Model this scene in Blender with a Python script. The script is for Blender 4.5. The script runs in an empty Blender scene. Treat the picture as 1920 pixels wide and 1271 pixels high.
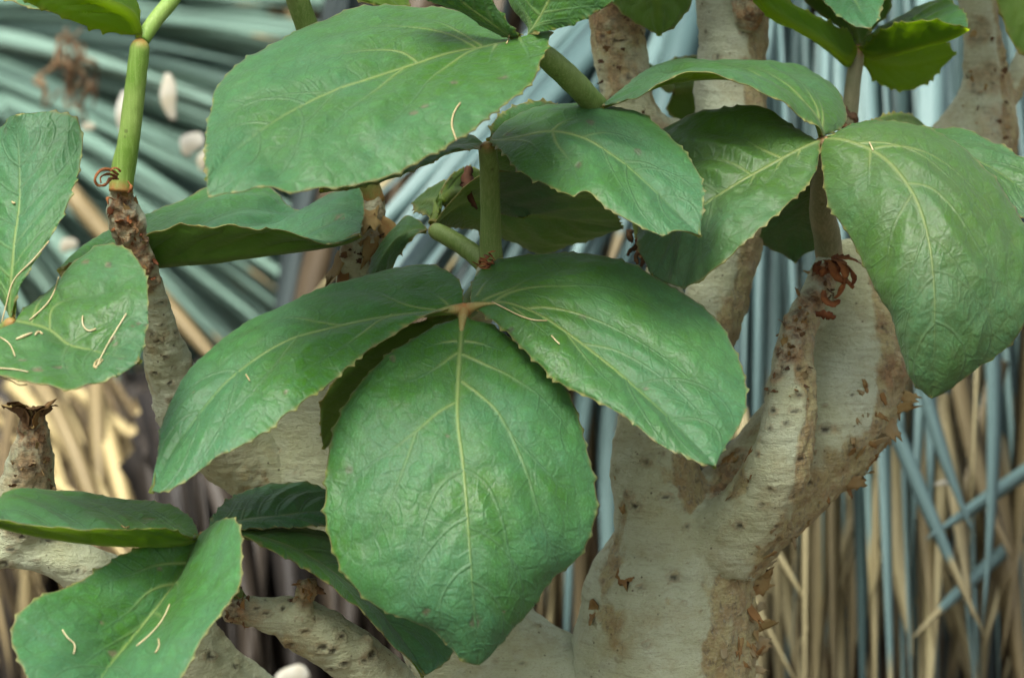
import bpy, math, random
import numpy as np
from mathutils import Vector, Matrix
from mathutils.bvhtree import BVHTree

random.seed(7)
rng = np.random.default_rng(11)
scene = bpy.context.scene
COL = scene.collection

# ------------------------------------------------------------------ camera
FOCAL = 96.0
PITCH = math.radians(10.0)
CAM = np.array([0.0, 0.0, 1.0])
FWD = np.array([0.0, math.cos(PITCH), -math.sin(PITCH)])
UPV = np.array([0.0, math.sin(PITCH), math.cos(PITCH)])
RGT = np.array([1.0, 0.0, 0.0])
K = 36.0 / FOCAL / 1920.0            # metres per photo pixel per metre of distance

cam_data = bpy.data.cameras.new("camera")
cam_data.lens = FOCAL
cam_data.sensor_width = 36.0
cam_data.clip_start = 0.05
cam_data.clip_end = 2000.0
cam_data.dof.use_dof = True
cam_data.dof.focus_distance = 1.215
cam_data.dof.aperture_fstop = 11.0
cam = bpy.data.objects.new("camera", cam_data)
cam.location = CAM
cam.rotation_euler = (math.radians(90) - PITCH, 0, 0)
COL.objects.link(cam)
scene.camera = cam

# ------------------------------------------------------------------ sky, sun, exposure
SUN_EL, SUN_AZ = math.radians(60), math.radians(-148)      # azimuth from +Y, towards +X
world = bpy.data.worlds.new("World")
scene.world = world
world.use_nodes = True
wn = world.node_tree.nodes
wl = world.node_tree.links
wn.clear()
sky = wn.new("ShaderNodeTexSky")
sky.sky_type = 'NISHITA'
sky.sun_disc = False
sky.sun_elevation = SUN_EL
sky.sun_rotation = SUN_AZ
sky.dust_density = 5.0
sky.ozone_density = 0.3
bg = wn.new("ShaderNodeBackground")
bg.inputs["Strength"].default_value = 0.11
wo = wn.new("ShaderNodeOutputWorld")
hs = wn.new("ShaderNodeHueSaturation")          # thin overcast: a whiter sky
hs.inputs["Saturation"].default_value = 0.4
wl.new(sky.outputs["Color"], hs.inputs["Color"])
wl.new(hs.outputs["Color"], bg.inputs["Color"])
wl.new(bg.outputs["Background"], wo.inputs["Surface"])

sun_data = bpy.data.lights.new("sun", 'SUN')
sun_data.energy = 1.5
sun_data.angle = math.radians(24)
sun_data.color = (1.0, 0.985, 0.88)
sun = bpy.data.objects.new("sun", sun_data)
sd = Vector((math.sin(SUN_AZ) * math.cos(SUN_EL), math.cos(SUN_AZ) * math.cos(SUN_EL), math.sin(SUN_EL)))
sun.rotation_euler = (-sd).to_track_quat('-Z', 'Y').to_euler()
sun.location = (0, 0, 6)
COL.objects.link(sun)

vs = scene.view_settings
vs.view_transform = 'Standard'
vs.look = 'None'
vs.exposure = 1.28
vs.gamma = 1.0
scene.cycles.use_denoising = True
scene.cycles.max_bounces = 6
scene.cycles.diffuse_bounces = 3
scene.cycles.glossy_bounces = 2
scene.cycles.transmission_bounces = 4
scene.cycles.use_adaptive_sampling = True
scene.cycles.adaptive_threshold = 0.025

# ------------------------------------------------------------------ helpers
def P(x, y, d):
    """photo pixel + distance along the view axis in cm -> world point"""
    d = d / 100.0
    return CAM + FWD * d + RGT * ((x - 960.0) * K * d) + UPV * ((635.5 - y) * K * d)

def PX(r, d):
    return r * K * d / 100.0

def link(o, parent=None):
    COL.objects.link(o)
    if parent is not None:
        o.parent = parent
    return o

def tag(o, label=None, cat=None, group=None, kind=None):
    if label: o["label"] = label
    if cat: o["category"] = cat
    if group: o["group"] = group
    if kind: o["kind"] = kind
    return o

def empty(name, loc):
    o = bpy.data.objects.new(name, None)
    o.empty_display_size = 0.05
    o.location = loc
    return link(o)

def mesh_np(name, verts, faces, mats, parent=None, mat_index=None, attrs=None, uv=None, smooth=True, origin=None):
    """verts (n,3) world, faces list / array of quads; the parent has no rotation or scale"""
    verts = np.asarray(verts, dtype=np.float64)
    off = np.zeros(3)
    if parent is not None:
        off = np.array(world_loc(parent))
    elif origin is not None:
        off = np.array(origin)
    me = bpy.data.meshes.new(name)
    me.from_pydata((verts - off).tolist(), [], faces.tolist() if isinstance(faces, np.ndarray) else faces)
    if smooth:
        me.polygons.foreach_set("use_smooth", np.ones(len(me.polygons), dtype=bool))
    for m in (mats if isinstance(mats, (list, tuple)) else [mats]):
        me.materials.append(m)
    if mat_index is not None:
        me.polygons.foreach_set("material_index", np.asarray(mat_index, dtype=np.int32))
    for k, v in (attrs or {}).items():
        a = me.attributes.new(k, 'FLOAT', 'POINT')
        a.data.foreach_set("value", np.asarray(v, dtype=np.float32))
    if uv is not None:
        l = me.uv_layers.new(name="flat")
        li = np.zeros(len(me.loops), dtype=np.int32)
        me.loops.foreach_get("vertex_index", li)
        l.data.foreach_set("uv", np.asarray(uv, dtype=np.float32)[li].ravel())
    me.update()
    o = bpy.data.objects.new(name, me)
    if parent is None and origin is not None:
        o.location = origin
    return link(o, parent)

def world_loc(o):
    v = Vector((0, 0, 0))
    while o is not None:
        v = v + o.location
        o = o.parent
    return v

def spline(pts, n):
    """smooth resample to n points of equal arc length"""
    p = np.asarray(pts, dtype=np.float64)
    if len(p) == 2:
        u = np.linspace(0, 1, n)[:, None]
        return p[0] * (1 - u) + p[1] * u
    c = np.linalg.norm(np.diff(p[:, :3], axis=0), axis=1)
    c = np.maximum(c, 1e-9) ** 0.75
    u = np.concatenate([[0], np.cumsum(c)])
    m = np.zeros_like(p)
    d = np.diff(p, axis=0) / c[:, None]
    m[1:-1] = (d[:-1] * c[1:, None] + d[1:] * c[:-1, None]) / (c[1:] + c[:-1])[:, None]
    m[0] = 1.5 * d[0] - 0.5 * m[1]
    m[-1] = 1.5 * d[-1] - 0.5 * m[-2]
    def ev(x):
        i = np.clip(np.searchsorted(u, x, side='right') - 1, 0, len(c) - 1)
        h = c[i]
        w = ((x - u[i]) / h)[:, None]
        h = h[:, None]
        return ((2*w**3 - 3*w**2 + 1) * p[i] + (w**3 - 2*w**2 + w) * h * m[i]
                + (-2*w**3 + 3*w**2) * p[i+1] + (w**3 - w**2) * h * m[i+1])
    xs = np.linspace(0, u[-1], max(400, n * 4))
    q = ev(xs)
    s = np.concatenate([[0], np.cumsum(np.linalg.norm(np.diff(q[:, :3], axis=0), axis=1))])
    return ev(np.interp(np.linspace(0, s[-1], n), s, xs))

def vhash(ix, iy, iz, seed):
    h = (ix.astype(np.int64) * 374761393 + iy.astype(np.int64) * 668265263 + iz.astype(np.int64) * 2147483647 + seed * 1274126177) & 0xffffffff
    h = ((h ^ (h >> 13)) * 1274126177) & 0xffffffff
    h = ((h ^ (h >> 16)) * 2246822519) & 0xffffffff
    return ((h ^ (h >> 15)) & 0xffffff) / float(0xffffff)

def noise3(p, scale, seed=0):
    q = np.asarray(p) * scale
    i = np.floor(q).astype(np.int64)
    f = q - i
    f = f * f * f * (f * (f * 6 - 15) + 10)
    r = 0
    for dx in (0, 1):
        wx = f[:, 0] if dx else 1 - f[:, 0]
        for dy in (0, 1):
            wy = f[:, 1] if dy else 1 - f[:, 1]
            for dz in (0, 1):
                wz = f[:, 2] if dz else 1 - f[:, 2]
                r = r + wx * wy * wz * vhash(i[:, 0] + dx, i[:, 1] + dy, i[:, 2] + dz, seed)
    return r * 2 - 1

def fbm(p, scale, oct=3, seed=0):
    r, a = 0, 1.0
    for k in range(oct):
        r = r + a * noise3(p, scale * 2.03 ** k, seed + k * 17)
        a *= 0.5
    return r

def smoothstep(a, b, x):
    t = np.clip((x - a) / (b - a), 0, 1)
    return t * t * (3 - 2 * t)

# ------------------------------------------------------------------ materials
def new_mat(name):
    m = bpy.data.materials.new(name)
    m.use_nodes = True
    nt = m.node_tree
    nt.nodes.clear()
    out = nt.nodes.new("ShaderNodeOutputMaterial")
    return m, nt, out

class NB:
    """tiny node-graph helper"""
    def __init__(self, nt):
        self.nt = nt
    def n(self, t, **kw):
        x = self.nt.nodes.new(t)
        for k, v in kw.items():
            setattr(x, k, v)
        return x
    def l(self, a, b):
        self.nt.links.new(a, b)
    def attr(self, name):
        return self.n("ShaderNodeAttribute", attribute_name=name).outputs["Fac"]
    def val(self, sock, v):
        if hasattr(v, "default_value") or hasattr(v, "is_linked"):
            self.l(v, sock)
        else:
            sock.default_value = v
    def math(self, op, a, b=0.0, clamp=False):
        x = self.n("ShaderNodeMath", operation=op, use_clamp=clamp)
        self.val(x.inputs[0], a)
        self.val(x.inputs[1], b)
        return x.outputs[0]
    def mix(self, f, a, b, blend='MIX'):
        x = self.n("ShaderNodeMix", data_type='RGBA', blend_type=blend)
        self.val(x.inputs[0], f)
        for s, v in ((x.inputs[6], a), (x.inputs[7], b)):
            if isinstance(v, tuple):
                s.default_value = (*v, 1.0) if len(v) == 3 else v
            else:
                self.l(v, s)
        return x.outputs[2]
    def noise(self, co, scale, detail=3.0, rough=0.55, dist=0.0):
        x = self.n("ShaderNodeTexNoise")
        x.inputs["Scale"].default_value = scale
        x.inputs["Detail"].default_value = detail
        x.inputs["Roughness"].default_value = rough
        x.inputs["Distortion"].default_value = dist
        if co is not None:
            self.l(co, x.inputs["Vector"])
        return x.outputs["Fac"]
    def voro(self, co, scale, feature='F1', rnd=1.0):
        x = self.n("ShaderNodeTexVoronoi", feature=feature)
        x.inputs["Scale"].default_value = scale
        x.inputs["Randomness"].default_value = rnd
        if co is not None:
            self.l(co, x.inputs["Vector"])
        return x.outputs["Distance"]
    def ramp(self, f, lo, hi, a=0.0, b=1.0):
        x = self.n("ShaderNodeMapRange", interpolation_type='SMOOTHSTEP')
        self.l(f, x.inputs[0])
        x.inputs[1].default_value = lo
        x.inputs[2].default_value = hi
        x.inputs[3].default_value = a
        x.inputs[4].default_value = b
        return x.outputs[0]
    def bump(self, h, strength, dist, normal=None):
        x = self.n("ShaderNodeBump")
        x.inputs["Strength"].default_value = strength
        x.inputs["Distance"].default_value = dist
        self.l(h, x.inputs["Height"])
        if normal is not None:
            self.l(normal, x.inputs["Normal"])
        return x.outputs[0]
    def scaled(self, co, s):
        x = self.n("ShaderNodeMapping")
        x.inputs["Scale"].default_value = s
        self.l(co, x.inputs["Vector"])
        return x.outputs[0]

def leaf_material(name, under=False):
    m, nt, out = new_mat(name)
    b = NB(nt)
    uv = b.n("ShaderNodeUVMap", uv_map="flat").outputs[0]
    info = b.n("ShaderNodeObjectInfo")
    rnd = info.outputs["Random"]
    # shift the pattern per leaf
    add = b.n("ShaderNodeVectorMath", operation='ADD')
    comb = b.n("ShaderNodeCombineXYZ")
    b.l(b.math('MULTIPLY', rnd, 7.3), comb.inputs[0])
    b.l(b.math('MULTIPLY', rnd, 3.1), comb.inputs[1])
    b.l(uv, add.inputs[0]); b.l(comb.outputs[0], add.inputs[1])
    co = add.outputs[0]
    vein, rim, tt, dust = b.attr("vein"), b.attr("rim"), b.attr("tt"), b.attr("dust")
    big = b.noise(co, 22, 3, 0.55)
    mid = b.noise(co, 130, 3, 0.65, 0.6)
    fine = b.noise(co, 1150, 2, 0.6)
    grain = b.noise(b.scaled(co, (0.35, 1.0, 1.0)), 900, 3, 0.65)
    warp = b.n("ShaderNodeVectorMath", operation='ADD')
    wv = b.n("ShaderNodeTexNoise"); wv.inputs["Scale"].default_value = 120
    b.l(co, wv.inputs["Vector"])
    sc = b.n("ShaderNodeVectorMath", operation='SCALE'); sc.inputs["Scale"].default_value = 0.006
    b.l(wv.outputs["Color"], sc.inputs[0])
    b.l(co, warp.inputs[0]); b.l(sc.outputs[0], warp.inputs[1])
    net = b.voro(warp.outputs[0], 150, 'DISTANCE_TO_EDGE')
    cell = b.ramp(net, 0.0, 0.22)
    cell2 = b.ramp(b.voro(warp.outputs[0], 420, 'DISTANCE_TO_EDGE'), 0.0, 0.3)
    if not under:
        fresh, waxy, pale = (0.034, 0.122, 0.004), (0.045, 0.152, 0.066), (0.060, 0.202, 0.060)
        f = b.math('ADD', b.math('MULTIPLY', tt, 0.62), b.math('MULTIPLY', b.math('SUBTRACT', big, 0.5), 1.6), True)
        colr = b.mix(b.ramp(f, 0.05, 0.6), fresh, waxy)
        colr = b.mix(b.math('MULTIPLY', b.math('MULTIPLY', b.ramp(mid, 0.36, 0.72), b.attr('panel')), 0.75), colr, pale)
        colr = b.mix(b.math('MULTIPLY', b.attr('groove'), 0.6), colr, (0.048, 0.108, 0.055))
        colr = b.mix(b.math('MULTIPLY', b.math('SUBTRACT', 1.0, cell), 0.42), colr, (0.038, 0.098, 0.042))
        colr = b.mix(b.math('MULTIPLY', b.math('SUBTRACT', 1.0, cell2), 0.34), colr, (0.042, 0.105, 0.03))
        colr = b.mix(b.math('MULTIPLY', b.ramp(grain, 0.5, 0.72), 0.18), colr, (0.10, 0.26, 0.10))
        colr = b.mix(b.math('MULTIPLY', b.ramp(fine, 0.52, 0.66), 0.36), colr, (0.105, 0.255, 0.105))
        colr = b.mix(b.math('MULTIPLY', b.ramp(fine, 0.48, 0.34), 0.4), colr, (0.03, 0.085, 0.015))
        veinc = (0.20, 0.265, 0.08)
        tr = (0.46, 0.64, 0.03)
    else:
        colr = b.mix(b.ramp(big, 0.3, 0.7), (0.040, 0.100, 0.010), (0.068, 0.138, 0.016))
        colr = b.mix(b.math('MULTIPLY', b.math('SUBTRACT', 1.0, cell), 0.3), colr, (0.06, 0.11, 0.015))
        colr = b.mix(b.math('MULTIPLY', b.ramp(grain, 0.5, 0.75), 0.25), colr, (0.16, 0.22, 0.05))
        veinc = (0.22, 0.24, 0.06)
        tr = (0.62, 0.80, 0.03)
    colr = b.mix(vein, colr, veinc)
    colr = b.mix(b.math('MULTIPLY', dust, b.ramp(mid, 0.25, 0.8, 0.35, 0.8)), colr, (0.078, 0.088, 0.030))
    colr = b.mix(b.math('MULTIPLY', b.attr('scar'), b.ramp(fine, 0.3, 0.6, 0.45, 0.9)), colr, b.mix(b.ramp(mid, 0.4, 0.6), (0.060, 0.062, 0.045), (0.15, 0.125, 0.075)))
    # brown blemishes with a shape of their own
    sp = b.voro(co, 34)
    spn = b.noise(co, 260, 4, 0.7)
    spot = b.ramp(b.math('ADD', sp, b.math('MULTIPLY', b.math('SUBTRACT', spn, 0.5), 0.16)), 0.085, 0.05)
    spot = b.math('MULTIPLY', spot, b.ramp(b.noise(co, 13, 2), 0.5, 0.62))
    colr = b.mix(b.math('MULTIPLY', spot, 0.75), colr, (0.095, 0.085, 0.06))
    streak = b.ramp(b.noise(b.scaled(co, (0.22, 1.0, 1.0)), 210, 4, 0.7), 0.66, 0.78)
    streak = b.math('MULTIPLY', streak, b.ramp(b.noise(co, 17, 2), 0.5, 0.66))
    colr = b.mix(b.math('MULTIPLY', streak, 0.45), colr, (0.07, 0.085, 0.05))
    colr = b.mix(b.math('MULTIPLY', rim, 0.7), colr, b.mix(b.ramp(mid, 0.35, 0.65), (0.33, 0.29, 0.10), (0.17, 0.085, 0.03)))
    hsv = b.n("ShaderNodeHueSaturation")
    b.l(b.math('ADD', 0.494, b.math('MULTIPLY', rnd, 0.012)), hsv.inputs["Hue"])
    b.l(b.math('ADD', 0.92, b.math('MULTIPLY', rnd, 0.14)), hsv.inputs["Value"])
    hsv.inputs["Saturation"].default_value = 1.02
    b.l(colr, hsv.inputs["Color"])
    colr = hsv.outputs[0]
    h = b.math('ADD', b.math('ADD', b.math('MULTIPLY', cell, 0.55), b.math('MULTIPLY', cell2, 0.22)), b.math('MULTIPLY', grain, 0.3))
    h = b.math('ADD', h, b.math('MULTIPLY', mid, 0.5))
    nrm = b.bump(b.math('ADD', h, b.math('MULTIPLY', fine, 0.45)), 0.32, 0.0009)
    pr = b.n("ShaderNodeBsdfPrincipled")
    b.l(colr, pr.inputs["Base Color"])
    b.l(b.ramp(big, 0.3, 0.7, 0.42 if not under else 0.5, 0.56 if not under else 0.62), pr.inputs["Roughness"])
    pr.inputs["Specular IOR Level"].default_value = 0.36 if not under else 0.25
    pr.inputs["Sheen Weight"].default_value = 0.06
    pr.inputs["Sheen Roughness"].default_value = 0.5
    b.l(nrm, pr.inputs["Normal"])
    t = b.n("ShaderNodeBsdfTranslucent")
    t.inputs["Color"].default_value = (*tr, 1)
    mx = b.n("ShaderNodeMixShader")
    b.l(b.math('MULTIPLY', b.attr('thin'), 0.3 if not under else 0.45), mx.inputs[0])  # per-leaf translucency puts shade into some leaves, a lit glow into others
    b.l(pr.outputs[0], mx.inputs[1]); b.l(t.outputs[0], mx.inputs[2])
    b.l(mx.outputs[0], out.inputs["Surface"])
    return m

def stalk_material(name, c1, c2, spots=(0.07, 0.08, 0.02)):
    m, nt, out = new_mat(name)
    b = NB(nt)
    co = b.n("ShaderNodeTexCoord").outputs["Object"]
    n1 = b.noise(co, 60, 3)
    ln = b.noise(b.scaled(co, (1, 1, 0.06)), 900, 2)
    colr = b.mix(b.ramp(n1, 0.3, 0.7), c1, c2)
    colr = b.mix(b.math('MULTIPLY', b.ramp(ln, 0.45, 0.7), 0.3), colr, tuple(min(1, x * 1.5 + 0.03) for x in c2))
    sp = b.ramp(b.voro(co, 170), 0.2, 0.1)
    sp = b.math('MULTIPLY', sp, b.ramp(b.noise(co, 90, 2), 0.5, 0.6))
    colr = b.mix(b.math('MULTIPLY', sp, 0.6), colr, spots)
    base = b.attr("base")
    colr = b.mix(b.math('MULTIPLY', base, b.ramp(b.noise(co, 300, 3), 0.25, 0.6, 0.3, 1.0)), colr, (0.33, 0.15, 0.045))
    fz = b.noise(co, 1700, 2)
    colr = b.mix(b.math('MULTIPLY', b.ramp(fz, 0.55, 0.72), 0.25), colr, (0.36, 0.36, 0.18))
    pr = b.n("ShaderNodeBsdfPrincipled")
    b.l(colr, pr.inputs["Base Color"])
    pr.inputs["Roughness"].default_value = 0.55
    pr.inputs["Specular IOR Level"].default_value = 0.35
    pr.inputs["Subsurface Weight"].default_value = 0.0
    h = b.math('ADD', b.math('MULTIPLY', ln, 0.5), fz)
    b.l(b.bump(h, 0.3, 0.0006), pr.inputs["Normal"])
    b.l(pr.outputs[0], out.inputs["Surface"])
    return m

def bark_material(name, tone=1.0):
    m, nt, out = new_mat(name)
    b = NB(nt)
    co = b.n("ShaderNodeTexCoord").outputs["Object"]
    pit, och, rough = b.attr("pit"), b.attr("ochre"), b.attr("knob")
    n1 = b.noise(co, 16, 4, 0.6)
    n2 = b.noise(co, 70, 4, 0.65, 0.5)
    n3 = b.noise(co, 420, 3, 0.65)
    rings = b.noise(b.scaled(co, (0.22, 0.22, 1.6)), 260, 3, 0.6)
    c = b.mix(b.ramp(n1, 0.3, 0.7), (0.40 * tone, 0.425 * tone, 0.245 * tone), (0.52 * tone, 0.58 * tone, 0.415 * tone))
    c = b.mix(b.math('MULTIPLY', b.ramp(n2, 0.5, 0.8), 0.45), c, (0.33 * tone, 0.285 * tone, 0.13 * tone))
    c = b.mix(b.math('MULTIPLY', b.ramp(rings, 0.52, 0.72), 0.3), c, (0.15, 0.12, 0.07))
    c = b.mix(b.math('MULTIPLY', b.ramp(b.noise(co, 48, 2), 0.58, 0.74), 0.35), c, (0.44, 0.48, 0.365))
    c = b.mix(b.math('MULTIPLY', b.ramp(n3, 0.58, 0.72), 0.25), c, (0.11, 0.08, 0.042))
    oc = b.mix(b.ramp(b.noise(co, 130, 4, 0.7), 0.4, 0.62), (0.35, 0.285, 0.105), (0.25, 0.145, 0.042))
    oc = b.mix(b.ramp(b.noise(b.scaled(co, (1, 1, 0.5)), 380, 4, 0.75), 0.5, 0.66), oc, (0.105, 0.06, 0.025))
    scruff = b.math('ADD', b.math('MULTIPLY', b.math('SUBTRACT', b.noise(b.scaled(co, (1, 1, 0.45)), 260, 5, 0.75), 0.5), 1.5), b.math('MULTIPLY', b.math('SUBTRACT', n2, 0.5), 0.9))
    och = b.ramp(b.math('ADD', och, scruff), 0.12, 1.05)
    c = b.mix(b.math('MULTIPLY', och, 0.75), c, oc)
    fib = b.noise(b.scaled(co, (0.5, 0.5, 1.3)), 1100, 4, 0.7)
    c = b.mix(b.math('MULTIPLY', b.ramp(fib, 0.52, 0.7), 0.28), c, (0.17, 0.125, 0.065))
    c = b.mix(b.math('MULTIPLY', b.ramp(fib, 0.46, 0.34), 0.35), c, (0.46, 0.45, 0.34))
    kn = b.mix(b.ramp(b.noise(co, 210, 4, 0.7), 0.38, 0.62), (0.33, 0.19, 0.085), (0.10, 0.048, 0.022))
    c = b.mix(b.math('MULTIPLY', rough, b.ramp(b.noise(co, 110, 4, 0.7), 0.3, 0.6, 0.25, 1.0)), c, kn)
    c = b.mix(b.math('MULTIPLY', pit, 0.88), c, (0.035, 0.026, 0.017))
    sp = b.ramp(b.voro(co, 210), 0.16, 0.06)
    sp = b.math('MULTIPLY', sp, b.ramp(b.noise(co, 60, 2), 0.48, 0.6))
    c = b.mix(b.math('MULTIPLY', sp, 0.85), c, (0.05, 0.034, 0.02))
    yl = b.ramp(b.noise(co, 30, 4, 0.7), 0.5, 0.68)
    c = b.mix(b.math('MULTIPLY', yl, 0.4), c, (0.25, 0.20, 0.085))
    pr = b.n("ShaderNodeBsdfPrincipled")
    b.l(c, pr.inputs["Base Color"])
    pr.inputs["Roughness"].default_value = 0.68
    pr.inputs["Specular IOR Level"].default_value = 0.3
    h = b.math('ADD', b.math('MULTIPLY', rings, 0.8), b.math('MULTIPLY', n3, 0.7))
    h = b.math('ADD', h, b.math('ADD', n2, b.math('MULTIPLY', fib, 0.6)))
    b.l(b.bump(h, 0.9, 0.0018), pr.inputs["Normal"])
    b.l(pr.outputs[0], out.inputs["Surface"])
    return m

def simple_material(name, c1, c2, scale=120, rough=0.7, transl=0.0, bump=0.0008, spec=0.3):
    m, nt, out = new_mat(name)
    b = NB(nt)
    co = b.n("ShaderNodeTexCoord").outputs["Object"]
    rnd = b.n("ShaderNodeObjectInfo").outputs["Random"]
    n = b.noise(co, scale, 4, 0.65)
    n = b.math('ADD', n, b.math('MULTIPLY', b.math('SUBTRACT', rnd, 0.5), 0.35))
    c = b.mix(b.ramp(n, 0.3, 0.7), c1, c2)
    pr = b.n("ShaderNodeBsdfPrincipled")
    b.l(c, pr.inputs["Base Color"])
    pr.inputs["Roughness"].default_value = rough
    pr.inputs["Specular IOR Level"].default_value = spec
    b.l(b.bump(n, 0.5, bump), pr.inputs["Normal"])
    if transl > 0:
        t = b.n("ShaderNodeBsdfTranslucent")
        b.l(c, t.inputs["Color"])
        mx = b.n("ShaderNodeMixShader")
        mx.inputs[0].default_value = transl
        b.l(pr.outputs[0], mx.inputs[1]); b.l(t.outputs[0], mx.inputs[2])
        b.l(mx.outputs[0], out.inputs["Surface"])
    else:
        b.l(pr.outputs[0], out.inputs["Surface"])
    return m

def blade_material(name, c1, c2, dryc=(0.36, 0.315, 0.17), dryd=(0.135, 0.105, 0.05)):
    m, nt, out = new_mat(name)
    b = NB(nt)
    uv = b.n("ShaderNodeUVMap", uv_map="flat").outputs[0]
    rnd = b.n("ShaderNodeObjectInfo").outputs["Random"]
    tt, dry = b.attr("tt"), b.attr("dry")
    tone = b.attr("tone")
    line = b.noise(b.scaled(uv, (0.02, 1.0, 1.0)), 900, 2)
    c = b.mix(tone, c1, c2)
    c = b.mix(b.math('MULTIPLY', b.ramp(line, 0.4, 0.7), 0.3), c, tuple(x * 0.7 for x in c1))
    d = b.mix(b.ramp(b.math('ADD', b.math('MULTIPLY', line, 0.6), b.math('MULTIPLY', tone, 0.7)), 0.3, 0.85), dryd, dryc)
    edge = b.ramp(b.math('ADD', dry, b.math('MULTIPLY', b.math('SUBTRACT', line, 0.5), 0.5)), 0.4, 0.6)
    c = b.mix(edge, c, d)
    pr = b.n("ShaderNodeBsdfPrincipled")
    b.l(c, pr.inputs["Base Color"])
    pr.inputs["Roughness"].default_value = 0.5
    pr.inputs["Specular IOR Level"].default_value = 0.4
    b.l(b.bump(line, 0.35, 0.0008), pr.inputs["Normal"])
    b.l(pr.outputs[0], out.inputs["Surface"])
    return m

M_TOP = leaf_material("leaf_upper")
M_UND = leaf_material("leaf_under", True)
M_STALK = stalk_material("stalk_green", (0.10, 0.175, 0.03), (0.155, 0.225, 0.06))
M_STALK_B = stalk_material("stalk_bright", (0.13, 0.25, 0.03), (0.20, 0.31, 0.065))
M_STALK_G = stalk_material("stalk_grey", (0.15, 0.17, 0.085), (0.23, 0.22, 0.12))
M_BARK = bark_material("bark")
M_FLAKE = simple_material("peeling_bark", (0.31, 0.225, 0.085), (0.23, 0.12, 0.036), 150, 0.7, 0.2)
M_FLAKE_P = simple_material("pale_peel", (0.30, 0.255, 0.14), (0.27, 0.185, 0.075), 120, 0.7, 0.2)
M_STIP = simple_material("dry_stipule", (0.30, 0.115, 0.038), (0.15, 0.05, 0.02), 300, 0.75, 0.15)
M_DEAD = simple_material("dead_brown", (0.15, 0.085, 0.035), (0.06, 0.032, 0.016), 260, 0.8, 0.1)
M_NEEDLE = simple_material("dry_needle", (0.55, 0.47, 0.27), (0.42, 0.33, 0.16), 300, 0.6)
M_PETAL = simple_material("white_petal", (0.66, 0.66, 0.58), (0.50, 0.46, 0.33), 40, 0.5, 0.3)
M_BLADE = blade_material("blue_blade", (0.058, 0.112, 0.110), (0.18, 0.285, 0.275))
M_BLADE2 = blade_material("green_blade", (0.125, 0.225, 0.170), (0.21, 0.33, 0.265), (0.50, 0.40, 0.19), (0.125, 0.088, 0.038))  # dry tone bright enough to stand for sun on the straw

M_GAP_SHADE = blade_material("gap_shade_blade", (0.03, 0.03, 0.026), (0.05, 0.045, 0.035), (0.055, 0.042, 0.028), (0.022, 0.018, 0.014))  # near-black strap colours standing for deep shade in the gap

M_DEEP_SHADE = blade_material("deep_shade_blade", (0.030, 0.045, 0.045), (0.085, 0.115, 0.11), (0.20, 0.15, 0.08), (0.06, 0.042, 0.022))  # darker strap colours, shade between the straps put in

def soil_material():
    m, nt, out = new_mat("soil")
    b = NB(nt)
    co = b.n("ShaderNodeTexCoord").outputs["Object"]
    n1 = b.noise(co, 3, 5)
    n2 = b.noise(co, 60, 4)
    c = b.mix(b.ramp(n1, 0.3, 0.7), (0.055, 0.042, 0.028), (0.105, 0.08, 0.05))
    c = b.mix(b.math('MULTIPLY', b.ramp(n2, 0.5, 0.7), 0.5), c, (0.15, 0.115, 0.07))
    pr = b.n("ShaderNodeBsdfPrincipled")
    b.l(c, pr.inputs["Base Color"])
    pr.inputs["Roughness"].default_value = 0.95
    b.l(b.bump(n2, 0.8, 0.02), pr.inputs["Normal"])
    b.l(pr.outputs[0], out.inputs["Surface"])
    return m

# ------------------------------------------------------------------ ground: flat bed climbing to a bank added to block bright sky
def build_ground():
    xs = np.concatenate([[-600, -200, -60, -20], np.linspace(-8, 8, 65), [20, 60, 200, 600]])
    ys = np.concatenate([[-600, -200, -60, -15], np.linspace(-4, 8, 61), [14, 40, 120, 300, 800]])
    X, Y = np.meshgrid(xs, ys)
    p = np.stack([X.ravel(), Y.ravel(), np.zeros(X.size)], 1)
    Z = 2.6 * smoothstep(4.1, 7.0, p[:, 1]) + 0.05 * fbm(p, 1.3, 3, 5) * (np.abs(p[:, 0]) < 10) * (np.abs(p[:, 1]) < 10)
    p[:, 2] = Z - 0.03
    nx = len(xs)
    i = np.arange((len(ys) - 1) * nx).reshape(-1, nx)[:, :-1].ravel()
    f = np.stack([i, i + 1, i + nx + 1, i + nx], 1)
    o = mesh_np("ground", p, f, soil_material())
    tag(o, "bare brown soil of the planting bed", None, None, "structure")
build_ground()

# ------------------------------------------------------------------ the shrub: leaflets, stalks, wood
shrub = empty("succulent_shrub", tuple(np.array([P(1230, 1271, 131)[0], P(1230, 1271, 131)[1], 0.0])))
tag(shrub, "thick stemmed succulent shrub with peeling pale bark and large toothed green leaves", "shrub")
LEAVES = {}      # name -> BVH of the top face

def fill_depth(pts, d0, d1):
    """points may leave the distance out: it is interpolated along the line"""
    p = [list(q) for q in pts]
    p[0] = [p[0][0], p[0][1], d0 if len(p[0]) < 3 else p[0][2]]
    p[-1] = [p[-1][0], p[-1][1], d1 if len(p[-1]) < 3 else p[-1][2]]
    s = [0.0]
    for a, b_ in zip(p[:-1], p[1:]):
        s.append(s[-1] + math.hypot(b_[0] - a[0], b_[1] - a[1]) + 1e-6)
    known = [i for i, q in enumerate(p) if len(q) == 3]
    dd = np.interp(s, [s[i] for i in known], [p[i][2] for i in known])
    return np.array([[q[0], q[1], d] for q, d in zip(p, dd)])

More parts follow.
